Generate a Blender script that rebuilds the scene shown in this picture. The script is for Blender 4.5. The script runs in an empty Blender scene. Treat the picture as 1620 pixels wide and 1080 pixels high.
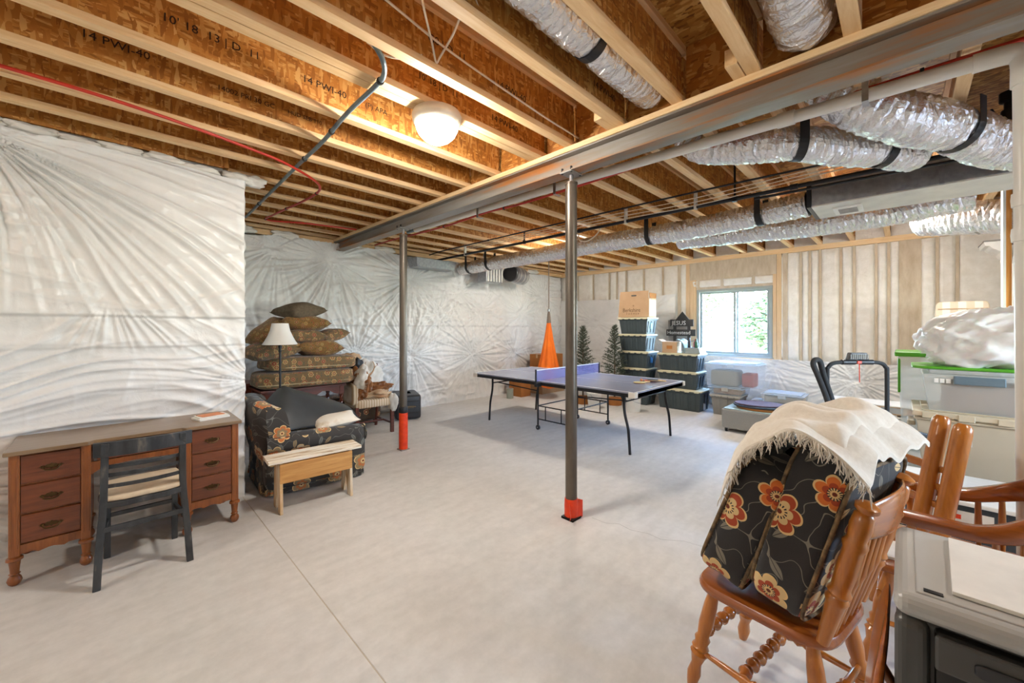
import bpy, math, random
import numpy as np
from mathutils import Vector, Matrix
R = math.radians
rnd = random.Random(7)
S = bpy.context.scene
C = S.collection

# ---------------------------------------------------------------- camera, world, light, exposure
cam = bpy.data.cameras.new('camera')
cam.sensor_width = 36.0
cam.lens = 36.0 * 626.0 / 1620.0
cam.shift_y = -23.0 / 1620.0
cam.clip_start = 0.05
cam_o = bpy.data.objects.new('camera', cam)
cam_o.location = (0, 0, 1.48)
cam_o.rotation_euler = (R(90), 0, R(44.72 - 90))
C.objects.link(cam_o)
S.camera = cam_o
S.view_settings.view_transform = 'Standard'
S.view_settings.look = 'None'
S.view_settings.gamma = 1.0
S.view_settings.exposure = 0.62
S.view_settings.use_curve_mapping = False

LAMP_POWER = 150.0         # radiance of every ceiling lamp's glass bowl
LAMP_COLOR = (1.0, 0.94, 0.86)
SKY_STRENGTH = 330.0
w = bpy.data.worlds.new('world')
S.world = w
w.use_nodes = True
_nt = w.node_tree
_bg = _nt.nodes['Background']
_sky = _nt.nodes.new('ShaderNodeTexSky')
_sky.sky_type = 'HOSEK_WILKIE'
_sky.sun_direction = Vector((-0.5, -0.55, 0.65)).normalized()
_sky.turbidity = 3.0
_sky.ground_albedo = 0.4
_nt.links.new(_sky.outputs[0], _bg.inputs[0])
_bg.inputs[1].default_value = SKY_STRENGTH
# the sun stands behind the house and lights the trees outside the window
_sun = bpy.data.lights.new('sun', 'SUN')
_sun.energy = 16.0
_sun.angle = R(0.6)
_sun.color = (1.0, 0.95, 0.86)
_so = bpy.data.objects.new('sun', _sun)
_so.rotation_euler = Vector((-0.5, -0.55, 0.65)).to_track_quat('Z', 'Y').to_euler()
C.objects.link(_so)

# portals: they give off no light, they only point the sky sampling at the window and the added one behind the viewer
for _n, _l, _r, _sx, _sy in (('window_portal', (8.44, 2.31, 1.567), (0, R(90), 0), 1.33, 1.33), ('rear_portal', (3.6, -3.72, 1.6), (R(90), 0, 0), 1.2, .8)):
    _a = bpy.data.lights.new(_n, 'AREA')
    _a.shape = 'RECTANGLE'
    _a.size = _sx
    _a.size_y = _sy
    _a.cycles.is_portal = True
    _o = bpy.data.objects.new(_n, _a)
    _o.location = _l
    _o.rotation_euler = _r
    C.objects.link(_o)

# ---------------------------------------------------------------- helpers
class MB:
    def __init__(s):
        s.v = []
        s.f = []
    def add(s, vs, fs, M=None):
        n = len(s.v)
        if M is not None:
            vs = [tuple(M @ Vector(p)) for p in vs]
        s.v.extend(vs)
        s.f.extend([tuple(i + n for i in f) for f in fs])
        return s
    def box(s, c, size, rz=0.0, M=None):
        hx, hy, hz = size[0] / 2, size[1] / 2, size[2] / 2
        vs = [(sx * hx, sy * hy, sz * hz) for sz in (-1, 1) for sy in (-1, 1) for sx in (-1, 1)]
        fs = [(0, 2, 3, 1), (4, 5, 7, 6), (0, 1, 5, 4), (2, 6, 7, 3), (0, 4, 6, 2), (1, 3, 7, 5)]
        T = Matrix.Translation(c) @ Matrix.Rotation(rz, 4, 'Z')
        return s.add(vs, fs, T if M is None else M @ T)
    def span(s, a, b, M=None):
        return s.box([(a[i] + b[i]) / 2 for i in range(3)], [abs(b[i] - a[i]) for i in range(3)], 0, M)
    def taper(s, x0, x1, y0, y1, z0, z1, ins, M=None):
        vs = [(x0 + ins, y0 + ins, z0), (x1 - ins, y0 + ins, z0), (x1 - ins, y1 - ins, z0), (x0 + ins, y1 - ins, z0),
              (x0, y0, z1), (x1, y0, z1), (x1, y1, z1), (x0, y1, z1)]
        fs = [(3, 2, 1, 0), (4, 5, 6, 7), (0, 1, 5, 4), (1, 2, 6, 5), (2, 3, 7, 6), (3, 0, 4, 7)]
        return s.add(vs, fs, M)
    def bar(s, p0, p1, wd, th, up=(0, 0, 1)):
        p0, p1 = Vector(p0), Vector(p1)
        d = (p1 - p0)
        L = d.length
        z = d.normalized()
        x = Vector(up).cross(z)
        if x.length < 1e-4:
            x = Vector((1, 0, 0))
        x.normalize()
        y = z.cross(x)
        M = Matrix((x, y, z)).transposed().to_4x4()
        M.translation = (p0 + p1) / 2
        return s.box((0, 0, 0), (wd, th, L), 0, M)
    def tube(s, pts, r, n=10, caps=True, closed=False):
        pts = [Vector(p) for p in pts]
        m = len(pts)
        rs = r if isinstance(r, (list, tuple)) else [r] * m
        t0 = (pts[1] - pts[0]).normalized()
        a = Vector((0, 0, 1)) if abs(t0.z) < 0.9 else Vector((1, 0, 0))
        u = t0.cross(a).normalized()
        vs = []
        for i, p in enumerate(pts):
            if closed:
                t = pts[(i + 1) % m] - pts[i - 1]
            else:
                t = pts[min(i + 1, m - 1)] - pts[max(i - 1, 0)]
            t.normalize()
            u = (u - t * u.dot(t))
            if u.length < 1e-5:
                u = t.orthogonal()
            u.normalize()
            v = t.cross(u)
            for k in range(n):
                an = 2 * math.pi * k / n
                vs.append(tuple(p + (u * math.cos(an) + v * math.sin(an)) * rs[i]))
        fs = []
        rng = m if closed else m - 1
        for i in range(rng):
            j = (i + 1) % m
            for k in range(n):
                l = (k + 1) % n
                fs.append((i * n + k, i * n + l, j * n + l, j * n + k))
        if caps and not closed:
            fs.append(tuple(range(n - 1, -1, -1)))
            fs.append(tuple(range((m - 1) * n, m * n)))
        return s.add(vs, fs)
    def turned(s, p0, p1, prof, n=12):
        p0, p1 = Vector(p0), Vector(p1)
        return s.tube([p0.lerp(p1, t) for t, _ in prof], [r for _, r in prof], n)
    def lathe(s, prof, n=20, M=None, caps=True):
        vs = [(r * math.cos(2 * math.pi * k / n), r * math.sin(2 * math.pi * k / n), z) for r, z in prof for k in range(n)]
        fs = [(i * n + k, i * n + (k + 1) % n, (i + 1) * n + (k + 1) % n, (i + 1) * n + k) for i in range(len(prof) - 1) for k in range(n)]
        if caps:
            fs.append(tuple(range(n - 1, -1, -1)))
            fs.append(tuple(range((len(prof) - 1) * n, len(prof) * n)))
        return s.add(vs, fs, M)
    def prism(s, poly, h, M=None):
        n = len(poly)
        vs = [(x, y, 0) for x, y in poly] + [(x, y, h) for x, y in poly]
        fs = [tuple(range(n - 1, -1, -1)), tuple(range(n, 2 * n))] + [(i, (i + 1) % n, n + (i + 1) % n, n + i) for i in range(n)]
        return s.add(vs, fs, M)
    def surf(s, fn, nu, nv, cu=False, cv=False, M=None):
        vs = [tuple(fn(i / (nu if cu else nu - 1), j / (nv if cv else nv - 1))) for i in range(nu) for j in range(nv)]
        fs = []
        for i in range(nu if cu else nu - 1):
            for j in range(nv if cv else nv - 1):
                a, b = (i + 1) % nu, (j + 1) % nv
                fs.append((i * nv + j, a * nv + j, a * nv + b, i * nv + b))
        return s.add(vs, fs, M)
    def rbox(s, c, size, e=0.35, M=None, nu=28, nv=16, amp=0.0, seed=0, pinch=0.0):
        def pw(x, p):
            return math.copysign(abs(x) ** p, x)
        g = random.Random(seed)
        ph = [g.uniform(0, 6.28) for _ in range(8)]
        def fn(u, v):
            a = 2 * math.pi * u
            b = math.pi * (v - 0.5) * 0.999
            cx = pw(math.cos(b), e) * pw(math.cos(a), e)
            cy = pw(math.cos(b), e) * pw(math.sin(a), e)
            cz = pw(math.sin(b), e)
            k = 1 + amp * (math.sin(3 * cx + ph[0] + 2 * cz) * math.sin(4 * cy + ph[1]) + 0.6 * math.sin(7 * cx + ph[2]) * math.sin(6 * cz + 3 * cy + ph[3]) + 0.5 * math.sin(11 * cy + 5 * cx + ph[4]) * math.sin(9 * cz + ph[5]))
            q = 1 - pinch * (cx * cx + cy * cy) * 0.5
            return (c[0] + size[0] / 2 * cx * k, c[1] + size[1] / 2 * cy * k, c[2] + size[2] / 2 * cz * k * q)
        return s.surf(fn, nu, nv, cu=True, M=M)
    def pillow(s, wd, dp, t, M=None, n=17, seed=0, amp=0.1):
        g = random.Random(seed)
        ph = [g.uniform(0, 6.28) for _ in range(6)]
        for sg in (1, -1):
            def fn(u, v):
                x, y = 2 * u - 1, 2 * v - 1
                e = (max(0, 1 - abs(x) ** 2.6) * max(0, 1 - abs(y) ** 2.6)) ** 0.5
                k = 1 - 0.07 * (1 - x * x) * 0 - 0.10 * ((1 - x * x) * abs(y) ** 4)
                l = 1 - 0.10 * ((1 - y * y) * abs(x) ** 4)
                e *= 1 + amp * (math.sin(3.1 * x + ph[0]) * math.cos(2.7 * y + ph[1]) + math.sin(6 * x * y + ph[2]))
                return (x * wd / 2 * l, y * dp / 2 * k, sg * t / 2 * e)
            b = MB().surf(fn, n, n)
            s.add(b.v, b.f if sg > 0 else [tuple(reversed(f)) for f in b.f], M)
        return s
    def blob(s, c, size, amp=0.2, seed=0, n=18, M=None):
        return s.rbox(c, size, 0.9, M, nu=n + 8, nv=n, amp=amp, seed=seed)
    def build(s, name, mat, parent=None, smooth=None, bevel=0, seg=2, loc=None, uv=None, sub=0):
        me = bpy.data.meshes.new(name)
        me.from_pydata(s.v, [], s.f)
        me.update()
        if smooth is not None:
            me.polygons.foreach_set('use_smooth', [True] * len(me.polygons))
            if smooth:
                me.set_sharp_from_angle(angle=R(smooth))
        me.materials.append(mat)
        if uv:
            boxuv(me, uv)
        o = bpy.data.objects.new(name, me)
        C.objects.link(o)
        if parent:
            o.parent = parent
        if loc:
            o.location = loc
        if bevel:
            m = o.modifiers.new('bevel', 'BEVEL')
            m.width = bevel
            m.segments = seg
            m.limit_method = 'ANGLE'
            m.angle_limit = R(40)
        if sub:
            m = o.modifiers.new('sub', 'SUBSURF')
            m.levels = sub
            m.render_levels = sub
        return o

def boxuv(me, sc):
    l = me.uv_layers.new(name='UVMap')
    for p in me.polygons:
        n = p.normal
        a = max(range(3), key=lambda i: abs(n[i]))
        ij = ((1, 2), (0, 2), (0, 1))[a]
        for li in p.loop_indices:
            co = me.vertices[me.loops[li].vertex_index].co
            l.data[li].uv = (co[ij[0]] * sc + a * 3.37, co[ij[1]] * sc + a * 1.71)

def tag(o, label, cat, group=None):
    o['label'] = label
    o['category'] = cat
    if group:
        o['group'] = group
    return o
def struct(o, label=None):
    o['kind'] = 'structure'
    if label:
        o['label'] = label
    return o
def thing(name, label, cat, loc=(0, 0, 0), rz=0.0, group=None):
    o = bpy.data.objects.new(name, None)
    o.empty_display_size = 0.1
    o.location = loc
    o.rotation_euler = (0, 0, rz)
    C.objects.link(o)
    return tag(o, label, cat, group)
def copy_tree(o, parent=None):
    c = o.copy()
    C.objects.link(c)
    c.parent = parent
    for ch in [x for x in list(bpy.data.objects) if x.parent == o]:
        copy_tree(ch, c)
    return c
def TR(x, y, z, rx=0, ry=0, rz=0):
    return Matrix.Translation((x, y, z)) @ Matrix.Rotation(R(rz), 4, 'Z') @ Matrix.Rotation(R(ry), 4, 'Y') @ Matrix.Rotation(R(rx), 4, 'X')
def bez(pts, n=8):
    """smooth Catmull-Rom path through pts"""
    P = [Vector(p) for p in pts]
    P = [P[0] * 2 - P[1]] + P + [P[-1] * 2 - P[-2]]
    out = []
    for i in range(1, len(P) - 2):
        a, b, c, d = P[i - 1], P[i], P[i + 1], P[i + 2]
        for k in range(n):
            t = k / n
            out.append(0.5 * ((2 * b) + (c - a) * t + (2 * a - 5 * b + 4 * c - d) * t * t + (3 * b - a - 3 * c + d) * t ** 3))
    out.append(P[-2])
    return out
def text_mesh(name, body, size, mat, parent, M, sx=1.0):
    cu = bpy.data.curves.new(name, 'FONT')
    cu.body = body
    cu.size = size
    cu.extrude = 0.0004
    cu.resolution_u = 2
    o = bpy.data.objects.new(name, cu)
    C.objects.link(o)
    me = bpy.data.meshes.new_from_object(o)
    bpy.data.objects.remove(o)
    me.name = name
    me.materials.clear()
    me.materials.append(mat)
    me.transform(M @ Matrix.Diagonal((sx, 1, 1, 1)))
    t = bpy.data.objects.new(name, me)
    C.objects.link(t)
    t.parent = parent
    return t
# value noise on arrays
def vnoise(x, y, seed=0):
    xi = np.floor(x).astype(np.int64)
    yi = np.floor(y).astype(np.int64)
    xf = x - xi
    yf = y - yi
    xf = xf * xf * (3 - 2 * xf)
    yf = yf * yf * (3 - 2 * yf)
    def h(a, b):
        n = (a * 374761393 + b * 668265263 + seed * 974711) & 0x7fffffff
        n = ((n ^ (n >> 13)) * 1274126177) & 0x7fffffff
        return ((n ^ (n >> 16)) & 0xffff) / 65535.0
    return (h(xi, yi) * (1 - xf) + h(xi + 1, yi) * xf) * (1 - yf) + (h(xi, yi + 1) * (1 - xf) + h(xi + 1, yi + 1) * xf) * yf
def grid_mesh(name, P, mat, parent=None, smooth=True):
    nu, nv = P.shape[:2]
    me = bpy.data.meshes.new(name)
    me.vertices.add(nu * nv)
    me.vertices.foreach_set('co', P.reshape(-1).astype(np.float32))
    i, j = np.meshgrid(np.arange(nu - 1), np.arange(nv - 1), indexing='ij')
    q = np.stack([i * nv + j, (i + 1) * nv + j, (i + 1) * nv + j + 1, i * nv + j + 1], -1).reshape(-1)
    nf = (nu - 1) * (nv - 1)
    me.loops.add(nf * 4)
    me.polygons.add(nf)
    me.loops.foreach_set('vertex_index', q.astype(np.int32))
    me.polygons.foreach_set('loop_start', np.arange(0, nf * 4, 4, dtype=np.int32))
    me.polygons.foreach_set('loop_total', np.full(nf, 4, dtype=np.int32))
    me.polygons.foreach_set('use_smooth', np.full(nf, smooth))
    me.update(calc_edges=True)
    me.validate()
    me.materials.append(mat)
    o = bpy.data.objects.new(name, me)
    C.objects.link(o)
    if parent:
        o.parent = parent
    return o

# ---------------------------------------------------------------- materials
def srgb(*c):
    return tuple(((x / 255) / 12.92 if x / 255 <= 0.04045 else ((x / 255 + 0.055) / 1.055) ** 2.4) for x in c) + (1.0,)
def nodes(name):
    m = bpy.data.materials.new(name)
    m.use_nodes = True
    nt = m.node_tree
    return m, nt, nt.nodes['Principled BSDF']
def N(nt, t, **kw):
    n = nt.nodes.new('ShaderNode' + t)
    for k, v in kw.items():
        if k in n.inputs.keys():
            n.inputs[k].default_value = v
        else:
            setattr(n, k, v)
    return n
def ramp(nt, fac, stops, interp='LINEAR'):
    r = nt.nodes.new('ShaderNodeValToRGB')
    r.color_ramp.interpolation = interp
    el = r.color_ramp.elements
    while len(el) < len(stops):
        el.new(0.5)
    for e, (p, c) in zip(el, stops):
        e.position = p
        e.color = c if len(c) == 4 else tuple(c) + (1,)
    nt.links.new(fac, r.inputs[0])
    return r
def coords(nt, sc=(1, 1, 1), rot=(0, 0, 0), kind='Object', rand=True):
    tc = nt.nodes.new('ShaderNodeTexCoord')
    mp = nt.nodes.new('ShaderNodeMapping')
    mp.inputs['Scale'].default_value = sc
    mp.inputs['Rotation'].default_value = rot
    nt.links.new(tc.outputs[kind], mp.inputs[0])
    if rand:
        oi = nt.nodes.new('ShaderNodeObjectInfo')
        mu = nt.nodes.new('ShaderNodeMath')
        mu.operation = 'MULTIPLY'
        mu.inputs[1].default_value = 37.0
        nt.links.new(oi.outputs['Random'], mu.inputs[0])
        cb = nt.nodes.new('ShaderNodeCombineXYZ')
        for i in range(3):
            nt.links.new(mu.outputs[0], cb.inputs[i])
        nt.links.new(cb.outputs[0], mp.inputs['Location'])
    return mp.outputs[0]
def bumpn(nt, b, h, strength, dist=0.01):
    n = nt.nodes.new('ShaderNodeBump')
    n.inputs['Strength'].default_value = strength
    n.inputs['Distance'].default_value = dist
    nt.links.new(h, n.inputs['Height'])
    nt.links.new(n.outputs[0], b.inputs['Normal'])
def mat(name, c1, c2=None, sc=8.0, stretch=(1, 1, 1), rough=0.6, metal=0.0, bump=0.0, dist=0.01, detail=4.0, stops=None, spec=0.5, coat=0.0, sheen=0.0):
    m, nt, b = nodes(name)
    b.inputs['Roughness'].default_value = rough
    b.inputs['Metallic'].default_value = metal
    b.inputs['Specular IOR Level'].default_value = spec
    b.inputs['Coat Weight'].default_value = coat
    b.inputs['Sheen Weight'].default_value = sheen
    if c2 is None:
        c2 = tuple(x * 0.86 for x in c1[:3]) + (1,)
    v = coords(nt, stretch)
    n = N(nt, 'TexNoise', Scale=sc, Detail=detail, Roughness=0.6)
    nt.links.new(v, n.inputs['Vector'])
    r = ramp(nt, n.outputs[0], stops or [(0.3, c1), (0.7, c2)])
    nt.links.new(r.outputs[0], b.inputs['Base Color'])
    if bump:
        bumpn(nt, b, n.outputs[0], bump, dist)
    return m
def wood(name, light, dark, axis=0, sc=5.0, rough=0.45, coat=0.0, bump=0.08, contrast=0.25):
    st = [9, 9, 9]
    st[axis] = 0.8
    m, nt, b = nodes(name)
    v = coords(nt, st)
    n = N(nt, 'TexNoise', Scale=sc, Detail=6.0, Roughness=0.62, Distortion=0.6)
    nt.links.new(v, n.inputs['Vector'])
    mid = tuple((a + c) / 2 for a, c in zip(light, dark))
    r = ramp(nt, n.outputs[0], [(0.5 - contrast, light), (0.5, mid), (0.5 + contrast, dark)])
    nt.links.new(r.outputs[0], b.inputs['Base Color'])
    b.inputs['Roughness'].default_value = rough
    b.inputs['Coat Weight'].default_value = coat
    b.inputs['Coat Roughness'].default_value = 0.2
    bumpn(nt, b, n.outputs[0], bump, 0.004)
    return m
def osb(name, cols, sc=1.0):
    m, nt, b = nodes(name)
    mixes = None
    for k, (rot, s3) in enumerate((((0.3, 0.2, 0.5), (13, 13, 62)), ((0.5, 0.9, 0.2), (16, 16, 75)), ((0.1, -0.7, 0.3), (60, 20, 15)))):
        v = coords(nt, tuple(x * sc for x in s3), rot)
        vo = N(nt, 'TexVoronoi', Scale=1.0, Randomness=1.0)
        vo.distance = 'EUCLIDEAN'
        nn = N(nt, 'TexNoise', Scale=0.7, Detail=3.0)
        nt.links.new(v, nn.inputs['Vector'])
        mx = N(nt, 'MixRGB', blend_type='ADD', Fac=0.9)
        nt.links.new(v, mx.inputs[1])
        nt.links.new(nn.outputs['Color'], mx.inputs[2])
        nt.links.new(mx.outputs[0], vo.inputs['Vector'])
        sp = nt.nodes.new('ShaderNodeSeparateColor')
        nt.links.new(vo.outputs['Color'], sp.inputs[0])
        r = ramp(nt, sp.outputs[0], [(0.0, cols[0]), (0.35, cols[1]), (0.7, cols[2]), (1.0, cols[3])])
        if mixes is None:
            mixes = r.outputs[0]
            hs = sp.outputs[0]
        else:
            q = N(nt, 'MixRGB', blend_type='MIX')
            g = ramp(nt, sp.outputs[1], [(0.45, (0, 0, 0, 1)), (0.55, (1, 1, 1, 1))])
            nt.links.new(g.outputs[0], q.inputs[0])
            nt.links.new(mixes, q.inputs[1])
            nt.links.new(r.outputs[0], q.inputs[2])
            mixes = q.outputs[0]
    nt.links.new(mixes, b.inputs['Base Color'])
    b.inputs['Roughness'].default_value = 0.55
    bumpn(nt, b, hs, 0.25, 0.003)
    return m
def floral(name, base, petals, leaf, sc=1.0, density=0.35, rough=0.85, mid=srgb(110, 40, 15), heart=srgb(225, 190, 130)):
    """large blossoms, leaves and stems printed on cloth; pattern in UV space"""
    m, nt, b = nodes(name)
    L = nt.links.new
    def math_(op, a, c=None, clamp=False):
        n = nt.nodes.new('ShaderNodeMath')
        n.operation = op
        n.use_clamp = clamp
        for i, x in enumerate((a, c)):
            if x is None:
                continue
            if isinstance(x, (int, float)):
                n.inputs[i].default_value = x
            else:
                L(x, n.inputs[i])
        return n.outputs[0]
    def cell(scale, off):
        tc = nt.nodes.new('ShaderNodeTexCoord')
        mp = nt.nodes.new('ShaderNodeMapping')
        mp.inputs['Scale'].default_value = (scale,) * 3
        mp.inputs['Location'].default_value = (off, off * 0.7, 0)
        L(tc.outputs['UV'], mp.inputs[0])
        nz = N(nt, 'TexNoise', Scale=3.0, Detail=2.0)
        L(mp.outputs[0], nz.inputs['Vector'])
        vo = nt.nodes.new('ShaderNodeTexVoronoi')
        vo.voronoi_dimensions = '2D'
        vo.inputs['Scale'].default_value = 1.0
        vo.inputs['Randomness'].default_value = 0.75
        L(mp.outputs[0], vo.inputs['Vector'])
        sb = nt.nodes.new('ShaderNodeVectorMath')
        sb.operation = 'SUBTRACT'
        L(mp.outputs[0], sb.inputs[0])
        L(vo.outputs['Position'], sb.inputs[1])
        sx = nt.nodes.new('ShaderNodeSeparateXYZ')
        L(sb.outputs[0], sx.inputs[0])
        cc = nt.nodes.new('ShaderNodeSeparateColor')
        L(vo.outputs['Color'], cc.inputs[0])
        return sx.outputs[0], sx.outputs[1], cc.outputs, nz.outputs[0]
    col = None
    def over(bg, mask, fg):
        q = N(nt, 'MixRGB', blend_type='MIX')
        L(mask, q.inputs[0])
        for i, x in ((1, bg), (2, fg)):
            if isinstance(x, tuple):
                q.inputs[i].default_value = x
            else:
                L(x, q.inputs[i])
        return q.outputs[0]
    col = base
    # stems: thin iso-lines of a smooth noise
    tc = nt.nodes.new('ShaderNodeTexCoord')
    nz = N(nt, 'TexNoise', Scale=2.2 * sc, Detail=0.5)
    L(tc.outputs['UV'], nz.inputs['Vector'])
    st = math_('LESS_THAN', math_('ABSOLUTE', math_('SUBTRACT', nz.outputs[0], 0.5)), 0.006)
    col = over(col, st, leaf)
    # leaves
    x, y, rc, nz2 = cell(2.3 * sc, 5.3)
    an = math_('MULTIPLY', rc[0], 6.283)
    ca, sa = math_('COSINE', an), math_('SINE', an)
    lx = math_('ADD', math_('MULTIPLY', x, ca), math_('MULTIPLY', y, sa))
    ly = math_('SUBTRACT', math_('MULTIPLY', y, ca), math_('MULTIPLY', x, sa))
    lw = math_('MULTIPLY', math_('SUBTRACT', 0.16, math_('MULTIPLY', lx, lx)), 0.9)
    lm = math_('LESS_THAN', math_('ABSOLUTE', ly), lw)
    lm = math_('MULTIPLY', lm, math_('GREATER_THAN', rc[1], 0.28))
    lv = ramp(nt, rc[2], [(0.0, leaf), (0.55, petals[1]), (0.8, leaf)], 'CONSTANT')
    col = over(col, lm, lv.outputs[0])
    vein = math_('MULTIPLY', math_('LESS_THAN', math_('ABSOLUTE', ly), 0.012), lm)
    col = over(col, vein, base)
    # blossoms
    x, y, rc, nz3 = cell(1.0 * sc, 0.37)
    rr = math_('SQRT', math_('ADD', math_('MULTIPLY', x, x), math_('MULTIPLY', y, y)))
    an = nt.nodes.new('ShaderNodeMath')
    an.operation = 'ARCTAN2'
    L(y, an.inputs[0])
    L(x, an.inputs[1])
    ang = math_('ADD', an.outputs[0], math_('MULTIPLY', rc[0], 6.283))
    pet = math_('ABSOLUTE', math_('COSINE', math_('MULTIPLY', ang, 3.0)))
    size = math_('ADD', 0.22, math_('MULTIPLY', rc[1], 0.14))
    edge = math_('MULTIPLY', size, math_('ADD', 0.62, math_('MULTIPLY', math_('POWER', pet, 0.5), 0.42)))
    edge = math_('ADD', edge, math_('MULTIPLY', math_('SUBTRACT', nz3, 0.5), 0.08))
    has = math_('GREATER_THAN', rc[2], density)
    fm = math_('MULTIPLY', math_('LESS_THAN', rr, edge), has)
    fc = ramp(nt, rc[0], [(0.0, petals[0]), (0.4, petals[1]), (0.75, petals[2])], 'CONSTANT')
    rim = math_('MULTIPLY', math_('LESS_THAN', math_('ABSOLUTE', math_('SUBTRACT', rr, edge)), 0.014), has)
    col = over(col, fm, fc.outputs[0])
    col = over(col, rim, heart)
    inner = math_('MULTIPLY', math_('LESS_THAN', rr, math_('MULTIPLY', edge, 0.62)), has)
    c2 = ramp(nt, rc[0], [(0.0, petals[2]), (0.4, petals[2]), (0.75, petals[1])], 'CONSTANT')
    col = over(col, inner, c2.outputs[0])
    core = math_('MULTIPLY', math_('LESS_THAN', rr, math_('MULTIPLY', size, 0.34)), has)
    col = over(col, core, heart)
    dots = math_('MULTIPLY', math_('GREATER_THAN', math_('SINE', math_('MULTIPLY', ang, 14.0)), 0.1), math_('LESS_THAN', math_('ABSOLUTE', math_('SUBTRACT', rr, math_('MULTIPLY', size, 0.3))), 0.02))
    col = over(col, math_('MULTIPLY', dots, has), base)
    eye = math_('MULTIPLY', math_('LESS_THAN', rr, math_('MULTIPLY', size, 0.12)), has)
    col = over(col, eye, mid)
    if isinstance(col, tuple):
        b.inputs['Base Color'].default_value = col
    else:
        L(col, b.inputs['Base Color'])
    b.inputs['Roughness'].default_value = rough
    b.inputs['Sheen Weight'].default_value = 0.15
    t2 = nt.nodes.new('ShaderNodeTexCoord')
    fine = N(nt, 'TexNoise', Scale=220.0, Detail=2.0)
    L(t2.outputs['Object'], fine.inputs['Vector'])
    bumpn(nt, b, fine.outputs[0], 0.25, 0.002)
    return m
def clear(name, col, alpha, rough=0.25):
    m, nt, b = nodes(name)
    b.inputs['Base Color'].default_value = col
    b.inputs['Roughness'].default_value = rough
    b.inputs['Alpha'].default_value = alpha
    return m

mt = {}
mt['osb'] = osb('osb', (srgb(152, 92, 32), srgb(182, 116, 46), srgb(200, 136, 60), srgb(222, 172, 102)))
mt['osb_pale'] = osb('osb_pale', (srgb(120, 76, 26), srgb(168, 112, 44), srgb(196, 144, 70), srgb(222, 180, 110)))
mt['flange'] = wood('flange', srgb(244, 212, 164), srgb(222, 176, 118), 0, 4.0, 0.6)
mt['lumber'] = wood('lumber', srgb(244, 216, 172), srgb(224, 184, 128), 1, 4.0, 0.6)
mt['lumber_pale'] = wood('lumber_pale', srgb(228, 200, 160), srgb(206, 172, 128), 2, 4.0, 0.6)
mt['lumber_z'] = wood('lumber_z', srgb(222, 158, 80), srgb(190, 116, 40), 2, 4.0, 0.6)
mt['ink'] = mat('ink', srgb(40, 22, 10), rough=0.7)
mt['concrete'] = None
mt['foam'] = mat('foam', srgb(240, 236, 228), srgb(226, 221, 210), sc=9, rough=0.85, bump=0.6, dist=0.02)
mt['foam_stud'] = mat('foam_stud', srgb(210, 196, 174), srgb(188, 170, 144), sc=14, rough=0.85, stretch=(1, 1, 0.3))
mt['steel'] = mat('steel', srgb(112, 106, 100), srgb(128, 84, 46), sc=2.2, stretch=(2, 0.35, 4), rough=0.5, metal=0.25, bump=0.1, stops=[(0.40, srgb(150, 147, 142)), (0.56, srgb(136, 126, 114)), (0.68, srgb(166, 108, 56))])
mt['post_steel'] = mat('post_steel', srgb(124, 114, 102), srgb(82, 74, 66), sc=5, stretch=(1, 1, 0.3), rough=0.36, metal=0.5)
mt['galv'] = mat('galv', srgb(178, 180, 184), srgb(150, 152, 158), sc=22, rough=0.32, metal=0.85)
mt['black_iron'] = mat('black_iron', srgb(34, 34, 36), srgb(48, 48, 52), rough=0.4, metal=0.5)
mt['orange_wrap'] = mat('orange_wrap', srgb(240, 72, 20), srgb(214, 52, 12), sc=20, rough=0.45, bump=0.3)
mt['black_tape'] = mat('black_tape', srgb(24, 24, 26), rough=0.5)
mt['pvc'] = mat('pvc', srgb(232, 228, 220), srgb(222, 218, 208), sc=3, rough=0.32)
mt['red_pipe'] = mat('red_pipe', srgb(196, 52, 30), srgb(176, 40, 24), rough=0.4)
mt['cable_white'] = mat('cable_white', srgb(232, 218, 196), rough=0.5)
mt['conduit'] = mat('conduit', srgb(112, 128, 132), srgb(84, 98, 104), rough=0.4, metal=0.2)
mt['white'] = mat('white', srgb(238, 236, 230), srgb(228, 226, 220), rough=0.5)
mt['black_plastic'] = mat('black_plastic', srgb(36, 37, 40), srgb(48, 49, 53), rough=0.42)
mt['black_foam'] = mat('black_foam', srgb(52, 54, 55), srgb(66, 68, 69), sc=4, rough=0.6)
mt['brass'] = mat('brass', srgb(96, 74, 44), srgb(70, 52, 30), rough=0.4, metal=0.8)

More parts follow.
